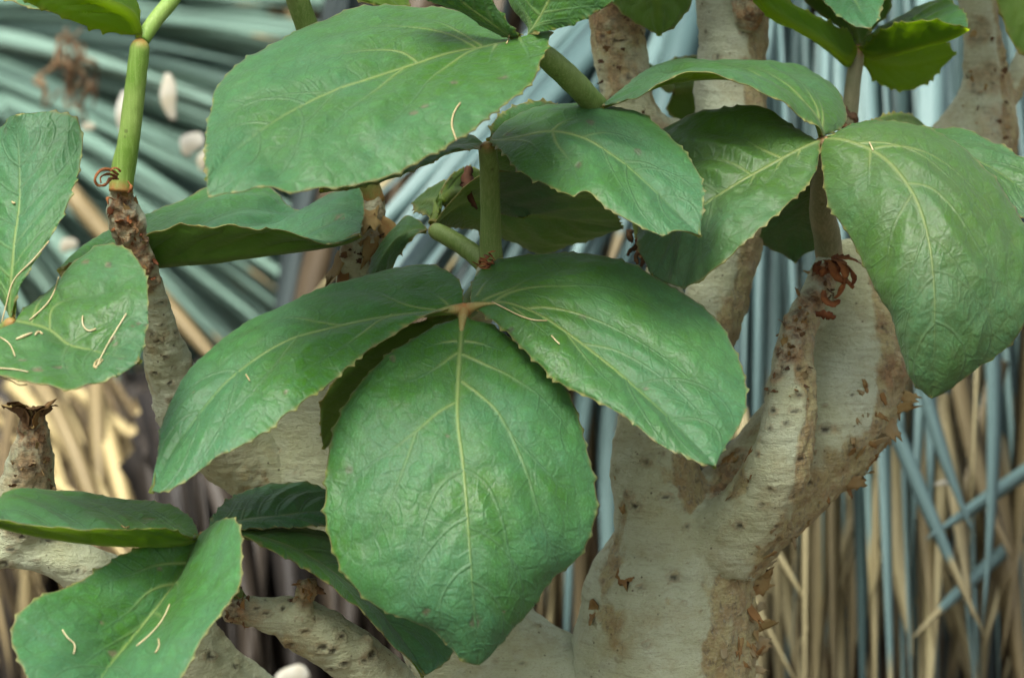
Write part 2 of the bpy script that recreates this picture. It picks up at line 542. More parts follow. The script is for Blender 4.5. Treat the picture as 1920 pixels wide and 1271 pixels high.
def leaflet(parent, key, base, tip, L, M, R, crease=0.6, bulge=0.05, quilt=0.0016, veins=None, auto=True, res=1.0,
            flip=False, dust=0.0, tooth=0.0019, wave=0.0012, tooth_gap=0.0085, vein_gain=1.0, thin=0.6, scars=(), name="leaflet"):
    NT = max(60, int(212 * res)); NS = 2 * max(8, int(26 * res))
    def line(Q):
        q = fill_depth([base] + list(Q) + [tip], base[2], tip[2])
        w = np.array([P(*a) for a in q])
        return spline(w, NT + 1)
    l, m, r = line(L), line(M), line(R)
    seed = sum(ord(ch) for ch in key) * 7
    # cross sections
    s1 = np.linspace(0, 1, NS + 1) ** 0.85
    s = np.concatenate([-s1[::-1][:-1], s1])                    # -1 .. 1
    ns = len(s)
    S = s[None, :, None]
    V = np.where(S < 0, m[:, None] + (l - m)[:, None] * (-S), m[:, None] + (r - m)[:, None] * S)
    Q = m[:, None] + S * ((r - l) / 2)[:, None] + S ** 2 * ((r + l) / 2 - m)[:, None]
    G = crease * V + (1 - crease) * Q
    def normals(G):
        du = np.gradient(G, axis=0); dv = np.gradient(G, axis=1)
        n = np.cross(du, dv)
        n /= np.maximum(np.linalg.norm(n, axis=2, keepdims=True), 1e-12)
        n[0] = n[2]; n[1] = n[2]; n[-1] = n[-3]; n[-2] = n[-3]
        return n
    N = normals(G)
    ref = np.array([0, -0.75, 0.66])
    if ((N * ref).sum(2).mean() < 0) != flip:
        l, r = r, l
        G = G[:, ::-1].copy()
        N = normals(G)
    tcoord = np.linspace(0, 1, NT + 1)
    segm = np.linalg.norm(np.diff(G, axis=1), axis=2)
    cs = np.concatenate([np.zeros((NT + 1, 1)), np.cumsum(segm, axis=1)], axis=1)
    B = cs - cs[:, NS:NS + 1]
    mlen = np.linalg.norm(np.diff(G[:, NS], axis=0), axis=1).sum()
    A = np.repeat((tcoord * mlen)[:, None], ns, axis=1)
    W = np.maximum(np.abs(B[:, -1]), np.abs(B[:, 0]))
    halfw = W.max()
    # veins in flattened coordinates
    segs = []
    vlines = [([(t_ * mlen, 0.0) for t_ in np.linspace(0.0, 0.97, 12)], 1.0, 2)]
    def add_vein(ab, gain):
        vlines.append((ab, gain, 0))
        ab = spline(np.asarray([[q[0], q[1], 0.0] for q in ab]), 26)[:, :2]
        f = np.linspace(0, 1, len(ab))
        for i in range(len(ab) - 1):
            segs.append((ab[i], ab[i + 1], f[i], gain))
    if veins:
        flatpx = G.reshape(-1, 3)
        rel = flatpx - CAM
        dd = rel @ FWD
        pxs = np.stack([960 + (rel @ RGT) / (K * dd), 635.5 - (rel @ UPV) / (K * dd)], 1)
        AA, BB = A.ravel(), B.ravel()
        for v in veins:
            ab = []
            for q in v:
                j = np.argmin(((pxs - np.array(q[:2])) ** 2).sum(1))
                ab.append((AA[j], BB[j]))
            add_vein(ab, 1.0)
    if auto:
        rr = random.Random(seed)
        for side in (-1, 1):
            for t0 in (0.02, 0.07, 0.2, 0.33, 0.47, 0.62, 0.76):
                if veins and t0 < 0.5: continue
                t0 = t0 + rr.uniform(-0.03, 0.03) * (t0 > 0.1)
                t1 = min(0.985, t0 + rr.uniform(0.2, 0.28) + 0.06 * (t0 < 0.15))
                ab = []
                for tau in np.linspace(0, 1, 8):
                    t = t0 + (t1 - t0) * tau ** 1.35
                    i = int(round(t * NT))
                    e = B[i, -1] if side > 0 else -B[i, 0]
                    ab.append((t * mlen, side * abs(e) * 0.9 * tau))
                add_vein(ab, 0.45)
    main_veins = list(vlines)
    rv = random.Random(seed + 1)
    for ab, gain, _k in main_veins:                       # faint side veins
        ab = spline(np.asarray([[q[0], q[1], 0.0] for q in ab]), 26)[:, :2]
        for q in range(3, 25, 3):
            tdir = ab[min(25, q + 1)] - ab[q - 1]
            tdir /= max(np.linalg.norm(tdir), 1e-9)
            sd_ = 1 if rv.random() < 0.5 else -1
            nd = np.array([-tdir[1], tdir[0]]) * sd_
            ln = rv.uniform(0.006, 0.014)
            p_ = ab[q]
            vlines.append(([p_, p_ + ln * 0.5 * (nd * 0.85 + tdir * 0.5), p_ + ln * (nd * 0.75 + tdir * 0.75 * rv.uniform(0.5, 1.2))], 0.0, 1))
    dist = np.full(A.shape, 1.0)
    vcol = np.zeros(A.shape)
    pts = np.stack([A, B], 2)
    for (p0, p1, f, gain) in segs:
        e = p1 - p0
        e2 = (e * e).sum() + 1e-12
        amin, amax = min(p0[0], p1[0]) - 0.02, max(p0[0], p1[0]) + 0.02
        i0 = max(0, int(amin / mlen * NT)); i1 = min(NT + 1, int(amax / mlen * NT) + 2)
        if i1 <= i0: continue
        q = pts[i0:i1]
        h = np.clip(((q - p0) @ e) / e2, 0, 1)
        d = np.linalg.norm(q - p0 - h[..., None] * e, axis=2)
        dist[i0:i1] = np.minimum(dist[i0:i1], d)
        w = 0.0009 * (1 - 0.4 * f)
        c = 0.22 * gain * np.exp(-(d / (1.6 * w)) ** 2) * (1 - 0.95 * f) ** 1.6
        vcol[i0:i1] = np.maximum(vcol[i0:i1], c)
    # midrib: stout at the base, fading towards the tip
    mw = 0.0017 * (1 - 0.7 * tcoord) + 0.0002
    db = np.abs(B)
    midc = np.exp(-(db / mw[:, None]) ** 2) * (1.0 - 0.85 * smoothstep(0.35, 0.95, tcoord))[:, None]
    vcol = np.maximum(vcol, 0.3 * midc)
    dist = np.minimum(dist, db * 0.9)
    sgn = -1.0 if flip else 1.0
    # relief
    sa = np.abs(s)[None, :]
    env = np.sin(np.pi * np.clip(tcoord, 0, 1))[:, None] ** 0.5
    flat = G.reshape(-1, 3)
    low = fbm(flat, 26, 2, seed).reshape(A.shape)
    hi = fbm(flat, 90, 2, seed + 3).reshape(A.shape)
    height = bulge * halfw * 4 * sa * (1 - sa) * env
    height = height + quilt * (1 - np.exp(-(dist / 0.0055) ** 2)) * env * (1 + 0.3 * hi)
    height = height + wave * low * (0.4 + 0.9 * sa) * env + 0.0002 * hi * env
    height = height + sgn * 0.0004 * vcol * env
    groove = np.exp(-(dist / 0.0011) ** 2) * smoothstep(0.25, 0.6, tcoord[:, None] + 0.5 * np.abs(B) / halfw)
    panel = 1 - np.exp(-(dist / 0.006) ** 2)
    # teeth and an uneven margin, in the plane of the blade
    edgepos = np.concatenate([[0], np.cumsum(np.linalg.norm(np.diff(G[:, -1], axis=0), axis=1))])
    rr = np.random.default_rng(seed)
    rim = np.zeros(A.shape)
    for side, col in ((1, -1), (-1, 0)):
        E = G[:, col]
        ep = np.concatenate([[0], np.cumsum(np.linalg.norm(np.diff(E, axis=0), axis=1))])
        k = np.arange(0, ep[-1] + tooth_gap, tooth_gap)
        k = k + rr.uniform(-0.45, 0.45, len(k)) * tooth_gap
        amp = rr.uniform(0.2, 1.25, len(k)) * tooth
        off = np.zeros(NT + 1)
        mu = np.zeros(NT + 1)
        for kk, aa in zip(k, amp):
            x = (ep - kk) / tooth_gap
            bump_ = np.where((x > -0.85) & (x <= 0), (x / 0.85 + 1) ** 4.5, np.where((x > 0) & (x < 0.28), 1 - x / 0.28, 0))
            off = np.maximum(off, aa * bump_)
            mu = np.maximum(mu, np.exp(-((ep - kk) / 0.0013) ** 2))
        off = off - 0.3 * tooth + 0.75 * tooth * noise3(np.stack([ep * 34, ep * 0 + seed, ep * 0 + side], 1), 1.0, seed)
        off *= np.clip(np.minimum(tcoord / 0.06, (1 - tcoord) / 0.03), 0, 1)
        dirv = E - G[:, col - side * 3]
        dirv /= np.maximum(np.linalg.norm(dirv, axis=1, keepdims=True), 1e-9)
        wgt = smoothstep(0.82, 1.0, np.where(np.sign(s) == side, np.abs(s), 0))
        G = G + (off[:, None] * wgt[None, :])[..., None] * dirv[:, None]
        de = np.abs(B[:, col][:, None] - B)
        rim = np.maximum(rim, np.exp(-(de / (0.0004 + 0.0009 * mu[:, None])) ** 2) * np.where(np.sign(s) == side, 1, 0)[None, :])
    G = G + N * (height * (1.0))[..., None]
    N = normals(G)
    edge_thin = 1 - 0.75 * smoothstep(0.75, 1.0, np.abs(s))[None, :]
    thick = 0.0013 * edge_thin + 0.0010 * np.exp(-(db / 0.002) ** 2) * (1 - 0.8 * tcoord)[:, None]
    U = G - N * thick[..., None]
    scar = np.zeros(A.shape)
    if scars:
        gp = G.reshape(-1, 3); rel = gp - CAM; dd = rel @ FWD
        gx_ = (960 + (rel @ RGT) / (K * dd)).reshape(A.shape); gy_ = (635.5 - (rel @ UPV) / (K * dd)).reshape(A.shape)
        nz = fbm(gp, 420, 3, seed + 4).reshape(A.shape)
        for (sx, sy, sr) in scars:
            j = np.argmin((gx_ - sx) ** 2 + (gy_ - sy) ** 2)
            r2 = np.hypot(A - A.ravel()[j], B - B.ravel()[j]) / PX(sr, 115)
            scar = np.maximum(scar, smoothstep(1.15, 0.5, r2 + 0.55 * nz))
        G = G - N * (0.0003 * scar)[..., None]
    # the strips themselves
    xv, xf, xa, xb, xvein, xgr, xt = [], [], [], [], [], [], []
    def surf(a, b_):
        ti = np.clip(a / mlen * NT, 0, NT - 1e-6)
        i0 = ti.astype(int); fr = ti - i0
        out = np.zeros((len(a), 3)); nn_ = np.zeros((len(a), 3))
        for q in range(len(a)):
            for row, wt in ((i0[q], 1 - fr[q]), (i0[q] + 1, fr[q])):
                c_ = np.clip(np.interp(b_[q], B[row], np.arange(ns)), 0, ns - 1 - 1e-6)
                j0 = int(c_); g_ = c_ - j0
                out[q] += wt * (G[row, j0] * (1 - g_) + G[row, j0 + 1] * g_)
                nn_[q] += wt * (N[row, j0] * (1 - g_) + N[row, j0 + 1] * g_)
        return out, nn_ / np.maximum(np.linalg.norm(nn_, axis=1, keepdims=True), 1e-9)
    base_n = len(G.reshape(-1, 3)) + (NT + 1) * ((ns + 1) // 2)
    if res >= 0.7 and not flip:
        for ab, gain, kind in vlines:
            npt = {0: 30, 1: 7, 2: 60}[kind]
            ab = spline(np.asarray([[q[0], q[1], 0.0] for q in ab]), npt)[:, :2]
            f = np.linspace(0, 1, npt)
            d_ = np.gradient(ab, axis=0); d_ /= np.maximum(np.linalg.norm(d_, axis=1, keepdims=True), 1e-9)
            pn = np.stack([-d_[:, 1], d_[:, 0]], 1)
            if kind == 2:
                hw = 0.0016 * (1 - 0.72 * f ** 0.7); fade = (1 - smoothstep(0.45, 1.0, f)) * 0.95; ht = 0.0005 * (1 - f)
            elif kind == 0:
                hw = 0.0010 * (1 - 0.45 * f); fade = 0.85 * gain * (1 - smoothstep(0.1, 0.75, f)) * (1 - 0.85 * smoothstep(0.22, 0.5, ab[0][0] / mlen)); ht = 0.00022 * (1 - f)
            else:
                hw = np.full(npt, 0.0007); fade = 0 * f; ht = 0 * f
            gro = (np.clip(0.9 - fade * 1.5, 0, 0.9) * (1 - 0.6 * smoothstep(0.7, 1, f))) if kind != 1 else 0.55 * (1 - f)
            start = base_n + sum(len(q) for q in xv)
            for off_, hh, ck in ((-1, 0.00003, 0), (-0.35, 0.00010, 1), (0, 0.00014, 1), (0.35, 0.00010, 1), (1, 0.00003, 0)):
                q2 = ab + pn * (hw * off_)[:, None]
                w3, n3 = surf(np.clip(q2[:, 0], 0, mlen * 0.999), q2[:, 1])
                xv.append(w3 + n3 * (hh + ht * (1 - abs(off_)))[:, None])
                xa.append(q2[:, 0]); xb.append(q2[:, 1]); xt.append(np.clip(q2[:, 0] / mlen, 0, 1))
                xvein.append(fade * ck * (1.0 if off_ == 0 else 0.8)); xgr.append(gro * ck)
            for q in range(npt - 1):
                for r_ in range(4):
                    xf.append([start + r_ * npt + q, start + r_ * npt + q + 1, start + (r_ + 1) * npt + q + 1, start + (r_ + 1) * npt + q])
    nv = (NT + 1) * ns
    verts = np.concatenate([G.reshape(-1, 3), U[:, ::2].reshape(-1, 3)])
    i = (np.arange(NT)[:, None] * ns + np.arange(ns - 1)[None, :]).ravel()
    top = np.stack([i, i + ns, i + ns + 1, i + 1], 1)
    n2 = (ns + 1) // 2                                   # the underside has half the columns
    ib = (np.arange(NT)[:, None] * n2 + np.arange(n2 - 1)[None, :]).ravel() + nv
    bot = np.stack([ib, ib + 1, ib + n2 + 1, ib + n2], 1)
    j = np.arange(NT) * ns
    jb = np.arange(NT) * n2 + nv
    e0 = np.stack([j, jb, jb + n2, j + ns], 1)
    e1 = np.stack([j + ns - 1, j + 2 * ns - 1, jb + 2 * n2 - 1, jb + n2 - 1], 1)
    faces = np.concatenate([top, bot, e0, e1])
    mi = np.concatenate([np.zeros(len(top)), np.ones(len(bot)), np.zeros(2 * NT)])
    ex = len(xf)
    cat = lambda L_: np.concatenate(L_) if L_ else np.zeros(0)
    if ex:
        verts = np.concatenate([verts] + xv)
        xfa = np.array(xf)
        tri_n = np.cross(verts[xfa[0][1]] - verts[xfa[0][0]], verts[xfa[0][3]] - verts[xfa[0][0]])
        faces = np.concatenate([faces, xfa])
        mi = np.concatenate([mi, np.zeros(ex)])
    two = lambda a: np.concatenate([a.ravel(), a[:, ::2].ravel()])
    o = mesh_np(name, verts, faces, [M_TOP, M_UND], parent, mi,
                dict(vein=np.clip(np.concatenate([two(vcol), cat(xvein)]) * 0.9 * vein_gain, 0, 1), rim=np.concatenate([np.clip(two(rim), 0, 1), 0 * cat(xa)]),
                     tt=np.concatenate([two(np.repeat(tcoord[:, None], ns, 1)), cat(xt)]), dust=np.full(len(verts), dust), thin=np.full(len(verts), thin), scar=np.concatenate([two(scar), 0 * cat(xa)]),
                     groove=np.concatenate([two(groove) * 0.6, cat(xgr)]), panel=np.concatenate([two(panel), 0 * cat(xa) + 0.3])),
                uv=np.stack([np.concatenate([two(A), cat(xa)]), np.concatenate([two(B), cat(xb)])], 1))
    LEAVES[key] = BVHTree.FromPolygons([Vector(v) for v in G.reshape(-1, 3)[:]], top.tolist())
    return o

def tube_geo(pts, n=None, ring=18, px=True, rough=0.0, seed=0, cap=True, round_end=False):
    """pts: (x, y, d, radius in photo px)"""
    w = np.array([[*P(x, y, d), PX(r, d)] for x, y, d, r in pts]) if px else np.array(pts, dtype=float)
    if n is None:
        ln = np.linalg.norm(np.diff(w[:, :3], axis=0), axis=1).sum()
        n = max(6, int(ln / 0.004))
    q = spline(w, n)
    c, r = q[:, :3], np.maximum(q[:, 3], 0.0003)
    if round_end:
        ln = np.linalg.norm(np.diff(c, axis=0), axis=1).sum()
        e = min(0.4, 1.1 * r[-1] / ln)
        x = np.clip((np.linspace(0, 1, n) - (1 - e)) / e, 0, 0.985)
        r = r * np.sqrt(1 - x ** 2)
    t = np.gradient(c, axis=0)
    t /= np.linalg.norm(t, axis=1, keepdims=True)
    ref = np.array([0.0, 1.0, 0.13])
    a = np.cross(t, ref); a /= np.maximum(np.linalg.norm(a, axis=1, keepdims=True), 1e-9)
    b_ = np.cross(t, a)
    th = np.linspace(0, 2 * math.pi, ring, endpoint=False)
    V = c[:, None] + r[:, None, None] * (a[:, None] * np.cos(th)[None, :, None] + b_[:, None] * np.sin(th)[None, :, None])
    v = V.reshape(-1, 3)
    i = np.arange(n - 1)[:, None] * ring
    j = np.arange(ring)[None, :]
    k = (np.arange(ring)[None, :] + 1) % ring
    f = np.stack([(i + j).ravel(), (i + k).ravel(), (i + ring + k).ravel(), (i + ring + j).ravel()], 1).tolist()
    if cap:
        f.append(list(range(ring))[::-1]); f.append([(n - 1) * ring + x for x in range(ring)])
    if rough:
        nn = (v - np.repeat(c, ring, 0)) / np.repeat(r, ring)[:, None]
        v = v + nn * (rough * np.repeat(r, ring) * fbm(v, 140, 3, seed))[:, None]
    tt = np.repeat(np.linspace(0, 1, n), ring)
    return v, f, tt

def stalk(pts, mat=None, name="leaf_stalk", base_end=True, label=None):
    """a leaf stalk from its node (first point) to the hub (last point)"""
    mat = mat or M_STALK
    v, f, tt = tube_geo(pts, n=max(40, 12 * len(pts)), ring=20, rough=0.035, seed=len(bpy.data.objects), round_end=True)
    base = np.maximum(smoothstep(0.10, 0.0, tt) if base_end else 0 * tt, 0.85 * smoothstep(0.93, 1.0, tt))
    o = mesh_np(name, v, f, mat, shrub, attrs=dict(base=base))
    if label: o["label"] = label
    return o

# ---- leaf A: the three broad leaflets in the middle
sA = stalk([(905, 545, 125.5, 24), (890, 562, 122, 22), (872, 582, 119.6, 19), (868, 586, 118.6, 14)])
leaflet(sA, "A1", (866, 580, 118.6), (283, 921, 111.5),
        L=[(868, 548, 119.6), (848, 515, 121), (800, 497, 121.5), (735, 506), (650, 530, 121), (560, 565), (480, 605, 119), (400, 660), (345, 712, 116), (318, 760), (300, 808, 114), (297, 842), (287, 885)],
        M=[(820, 584, 118.2), (740, 593), (640, 612, 116.5), (540, 640), (445, 700, 114.5), (360, 795), (310, 870, 112.5)],
        R=[(835, 582, 118), (800, 592, 117.3), (760, 614), (700, 656, 115.5), (640, 702), (580, 747, 113), (520, 796), (460, 838, 111.5), (400, 868), (365, 893), (345, 906), (318, 920, 111)],
        scars=[(362, 735, 7), (535, 735, 5), (420, 860, 5)], crease=0.55, bulge=0.05,
        veins=[[(815, 582), (760, 575), (690, 555), (620, 560)], [(840, 575), (820, 560), (790, 545)],
               [(735, 592), (690, 625), (640, 660), (590, 690)], [(640, 612), (590, 610), (520, 612), (450, 640)],
               [(560, 632), (520, 690), (470, 750), (420, 800)]])
leaflet(sA, "A2", (868, 588, 118.4), (897, 1247, 112.8),
        L=[(852, 600, 118.4), (815, 610, 118.2), (760, 640, 117.5), (705, 685), (660, 735, 116), (634, 795), (616, 860, 114.6), (605, 925), (607, 990, 113.6), (624, 1040), (650, 1085, 113), (705, 1137), (765, 1160, 112.4), (805, 1178), (838, 1205), (868, 1238, 112.6)],
        M=[(864, 640, 117.3), (859, 715, 115.8), (858, 790, 114.4), (868, 870, 113.3), (875, 950, 112.4), (880, 1020, 111.9), (885, 1090, 111.6), (892, 1170, 111.9)],
        R=[(884, 600, 118.4), (925, 612, 118.4), (980, 650, 118), (1040, 705, 117.4), (1080, 770, 116.6), (1105, 840, 115.8), (1117, 905, 115.2), (1114, 965), (1100, 1010, 114.4), (1070, 1055), (1030, 1088, 113.8), (1005, 1130), (985, 1160, 113.4), (950, 1195), (922, 1228, 113)],
        scars=[(800, 1147, 9), (893, 1163, 10), (945, 1146, 7), (735, 670, 9), (838, 815, 3)], crease=0.7, bulge=0.045, quilt=0.0015, wave=0.0008,
        veins=[[(860, 662), (830, 685), (795, 708), (765, 722)], [(858, 755), (830, 772), (800, 800), (785, 815), (740, 845), (690, 880), (650, 920)],
               [(785, 815), (770, 860), (735, 950), (700, 1020)], [(866, 665), (905, 685), (950, 708), (1010, 750), (1060, 800)],
               [(862, 715), (900, 745), (930, 780), (955, 815), (1000, 870), (1070, 935)], [(955, 815), (985, 900), (1015, 990), (1045, 1060)],
               [(868, 882), (835, 905), (805, 960), (785, 1050), (765, 1120)], [(870, 880), (905, 905), (935, 970), (955, 1060), (975, 1130)],
               [(858, 640), (820, 650), (790, 660)], [(870, 640), (905, 650), (940, 662)]])
leaflet(sA, "A3", (884, 575, 118.6), (1342, 874, 112.8),
        L=[(882, 548, 119.6), (903, 510, 121), (950, 487, 121.6), (1030, 477, 121.8), (1110, 482), (1190, 500, 121), (1260, 534), (1325, 583, 119.4), (1372, 645), (1396, 705, 117), (1399, 752), (1388, 795, 114.8), (1366, 832)],
        M=[(940, 568, 118.3), (1000, 586, 117.8), (1060, 622), (1120, 668, 116.4), (1185, 722), (1250, 780, 114.4), (1305, 835)],
        R=[(900, 588, 118.2), (940, 622, 117.4), (1000, 684, 116), (1060, 735), (1120, 764, 114.2), (1180, 799), (1228, 832, 112.8), (1282, 856), (1318, 870, 112.4)],
        scars=[(955, 620, 8), (1210, 730, 5), (1100, 770, 4)], crease=0.5, bulge=0.05,
        veins=[[(905, 568), (950, 552), (1000, 530), (1060, 512)], [(930, 566), (980, 550), (1060, 545), (1150, 555), (1230, 590)],
               [(985, 580), (1040, 585), (1120, 610), (1220, 665), (1300, 730)], [(960, 580), (1000, 610), (1030, 635)],
               [(1090, 645), (1160, 665), (1240, 715), (1310, 780)], [(895, 560), (915, 535), (935, 520)], [(1060, 622), (1100, 680), (1150, 735)]])
leaflet(sA, "A4", (862, 584, 119.6), (606, 838, 127.5),
        L=[(820, 592, 120.4), (760, 608, 121), (690, 650, 122), (630, 705, 123.6), (598, 760, 125), (596, 805, 126.4)],
        M=[(800, 640, 121.4), (730, 700, 123), (660, 765, 125), (622, 815)],
        R=[(850, 640, 121.4), (800, 710, 123.6), (730, 780, 125.8), (660, 820, 127)],
        flip=True, thin=0.45, res=0.6)

M_HUB = stalk_material("hub_fuzz", (0.25, 0.20, 0.06), (0.19, 0.215, 0.06), (0.20, 0.12, 0.04))
def hub(parent, arms):
    for arm in arms:
        v, f, tt = tube_geo(arm, n=24, ring=14, rough=0.08, seed=int(arm[-1][0]), round_end=True)
        mesh_np("leaflet_stalk", v, f, M_HUB, parent, attrs=dict(base=smoothstep(0.5, 0.0, tt)))
hub(sA, [[(872, 580, 118.6, 12), (850, 580, 118.3, 9), (825, 583, 118.1, 4.5), (800, 587, 118, 2)], [(872, 576, 118.6, 12), (868, 592, 118.2, 8.5), (866, 610, 117.9, 6), (864, 640, 117.5, 3)], [(874, 580, 118.6, 12), (890, 574, 118.3, 8), (910, 570, 118.2, 4), (930, 570, 118.2, 2)]])

# ---- leaf B: the largest leaflet at the top and its two upright sisters
sB = stalk([(1218, 470, 131, 26), (1200, 360, 128, 25), (1150, 250, 124, 24), (1100, 180, 121, 23), (1050, 130, 119, 23), (1010, 95, 117.6, 20), (986, 74, 117, 15)])
leaflet(sB, "B1", (976, 73, 117), (388, 335, 108.6),
        L=[(955, 72, 117.6), (915, 48, 119), (860, 22, 120), (780, 14, 120.2), (700, 20), (644, 29, 119.4), (569, 54), (505, 88, 117.6), (440, 130), (402, 178, 114.5), (397, 205), (387, 240, 112), (386, 285)],
        M=[(940, 82, 116.8), (905, 90, 116.5), (850, 98), (784, 118, 115.4), (700, 147), (622, 175, 113.4), (530, 220), (450, 275, 110.6)],
        R=[(1000, 68, 117), (1030, 60, 116.8), (1034, 82, 116.2), (1018, 120, 115), (1005, 150, 114.2), (965, 190, 113), (922, 230, 111.8), (885, 257, 111), (842, 278), (800, 300, 110), (725, 334), (660, 350, 108.8), (600, 360), (545, 371, 108.2), (512, 358), (490, 352), (452, 362, 107.8), (420, 366), (394, 368)],
        scars=[(940, 145, 9), (852, 155, 7), (797, 198, 6), (772, 213, 7)], crease=0.6, bulge=0.045, quilt=0.0016,
        veins=[[(905, 88), (860, 65), (810, 45), (740, 40)], [(895, 92), (840, 70), (770, 58), (700, 58), (620, 75), (560, 105)],
               [(784, 117), (750, 103), (700, 103), (620, 118), (540, 150)], [(900, 92), (850, 120), (810, 155), (770, 210), (740, 240)],
               [(930, 85), (922, 105), (918, 125)], [(760, 125), (735, 150), (690, 190), (640, 230), (600, 270)], [(965, 75), (985, 90), (992, 110)],
               [(622, 175), (580, 180), (520, 190), (460, 215)], [(640, 170), (600, 210), (550, 260), (500, 310)]])
leaflet(sB, "B2", (976, 74, 117), (770, -100, 113),
        L=[(945, 70, 117), (905, 54, 116.9), (860, 26, 116.8), (800, 2, 116.8), (745, -50, 115.6)],
        M=[(950, 62, 116.6), (918, 42, 116.2), (880, 15, 115.8), (835, -25, 115)],
        R=[(970, 62, 116.2), (955, 40, 116), (936, 12, 115.8), (905, -30, 115.2), (840, -90, 114)], crease=0.9, dust=0.15, res=0.8)
leaflet(sB, "B3", (990, 68, 117), (1120, -150, 114),
        L=[(990, 50, 117.4), (975, 28, 118), (955, 4, 118.4), (945, -40, 118.6), (980, -100, 118)],
        M=[(1003, 50, 116.6), (1025, 12, 116), (1050, -40, 115), (1085, -100, 114.4)],
        R=[(1005, 62, 116.4), (1040, 54, 115.8), (1075, 43, 115), (1110, 26, 114.5), (1150, 6, 114), (1185, -30, 113.6), (1180, -90, 113.6)], crease=0.9, res=0.8)

# ---- leaf C: upright stalk in the centre, leaflet to the right, one under the largest leaflet
sC = stalk([(921, 500, 123.4, 24), (920, 440, 123, 20), (919, 360, 122.4, 18.5), (916, 300, 121.6, 18), (912, 268, 121, 17)])
leaflet(sC, "C1", (918, 266, 120.8), (1314, 442, 115.6),
        L=[(928, 248, 121.6), (960, 224, 122.4), (1020, 205, 122.6), (1100, 197, 122.4), (1170, 206, 121.8), (1240, 245, 120.6), (1292, 297, 119), (1317, 345, 117.6), (1320, 390, 116.4)],
        M=[(950, 262, 120.2), (985, 255, 119.8), (1035, 247, 119.4), (1090, 258, 119), (1150, 292, 118.2), (1230, 362, 116.8), (1280, 412)],
        R=[(938, 285, 119.8), (972, 328, 118.4), (1020, 353, 117.4), (1060, 372, 116.4), (1078, 379, 116), (1092, 371, 116), (1135, 400, 115.2), (1190, 428, 114.8), (1240, 443, 114.6), (1275, 438, 114.9)],
        scars=[(1085, 310, 7)], crease=0.45, bulge=0.05,
        veins=[[(940, 265), (985, 268), (1015, 290), (1032, 312)], [(1035, 247), (1055, 235), (1085, 226), (1110, 224)], [(1038, 250), (1045, 275), (1065, 300), (1085, 345)],
               [(1090, 258), (1140, 255), (1200, 275)], [(945, 258), (975, 240), (1010, 228)], [(1130, 280), (1150, 330), (1180, 380)], [(1170, 305), (1220, 315), (1270, 350)]])
leaflet(sC, "C2", (905, 268, 121), (600, 356, 115.5),
        L=[(880, 255, 121.4), (800, 265, 121), (720, 290, 119.5), (650, 325, 117.5)],
        M=[(860, 272, 120), (790, 290, 118.8), (700, 325, 117), (640, 348)],
        R=[(885, 282, 119.8), (840, 290, 118.6), (800, 312, 117.6), (740, 338, 116.6), (690, 352), (640, 360)], res=0.6, crease=0.8)
leaflet(sC, "C3", (920, 262, 121.4), (1045, 196, 128),
        L=[(922, 235, 122.5), (945, 210, 124), (985, 192, 126), (1020, 190, 127)], M=[(945, 240, 123), (985, 215, 125), (1020, 202, 126.8)],
        R=[(945, 255, 122.6), (990, 245, 124), (1035, 222, 126.5)], res=0.5, crease=0.8)
leaflet(sC, "C4", (915, 275, 122), (985, 408, 129),
        L=[(935, 280, 123), (1000, 310, 125), (1040, 350, 128), (1020, 390, 129.5)], M=[(930, 310, 124), (950, 350, 127), (970, 385, 128.5)],
        R=[(905, 300, 124), (900, 350, 127), (925, 395, 129), (955, 408, 129.4)], flip=True, thin=0.45, res=0.6, tooth=0.002, tooth_gap=0.006)

# ---- leaf F: forked stalk behind, curled and yellowing leaflets
sF = stalk([(915, 500, 124, 20), (880, 470, 125, 18), (840, 445, 126, 17), (806, 428, 126.6, 16)])
leaflet(sF, "F1", (802, 430, 126.6), (685, 545, 124),
        L=[(785, 412, 127), (765, 402, 127), (735, 425, 126.6), (705, 465, 126), (690, 510, 125)],
        M=[(775, 430, 126), (745, 445, 125.4), (715, 485, 124.8), (698, 525)],
        R=[(780, 438, 125.6), (765, 460, 125.8), (745, 490, 126), (720, 525, 125.4)], res=0.6, crease=1.0)
leaflet(sF, "F2", (812, 420, 126.8), (905, 445, 133),
        L=[(835, 345, 128.5), (860, 318, 130), (895, 310, 132), (925, 350, 133.5), (930, 410, 134)],
        M=[(835, 370, 128), (865, 365, 130), (895, 395, 132)],
        R=[(828, 385, 128), (840, 400, 129), (860, 415, 130.5), (885, 425, 132)], flip=True, res=0.6, tooth=0.0018, tooth_gap=0.006)
leaflet(sF, "F3", (812, 420, 126.8), (776, 384, 131),
        L=[(800, 405, 128), (785, 398, 129.6)], M=[(822, 385, 127.6), (808, 380, 129)], R=[(835, 350, 128.4), (850, 330, 129.4), (825, 345, 130), (798, 362, 130.8)], flip=True, thin=0.45, res=0.5, tooth=0.0018, tooth_gap=0.006)
leaflet(sF, "F4", (812, 424, 126.8), (1170, 428, 131),
        L=[(900, 330, 124.6), (1000, 320, 125), (1100, 350, 126), (1150, 395, 128)],
        M=[(880, 380, 128), (980, 400, 129.6), (1080, 415, 130.4)],
        R=[(900, 430, 131), (985, 462, 133.4), (1012, 474, 133.6), (1060, 460, 133.4), (1120, 444, 132.4)], flip=True, thin=0.45, res=0.6, tooth=0.0018, tooth_gap=0.006)

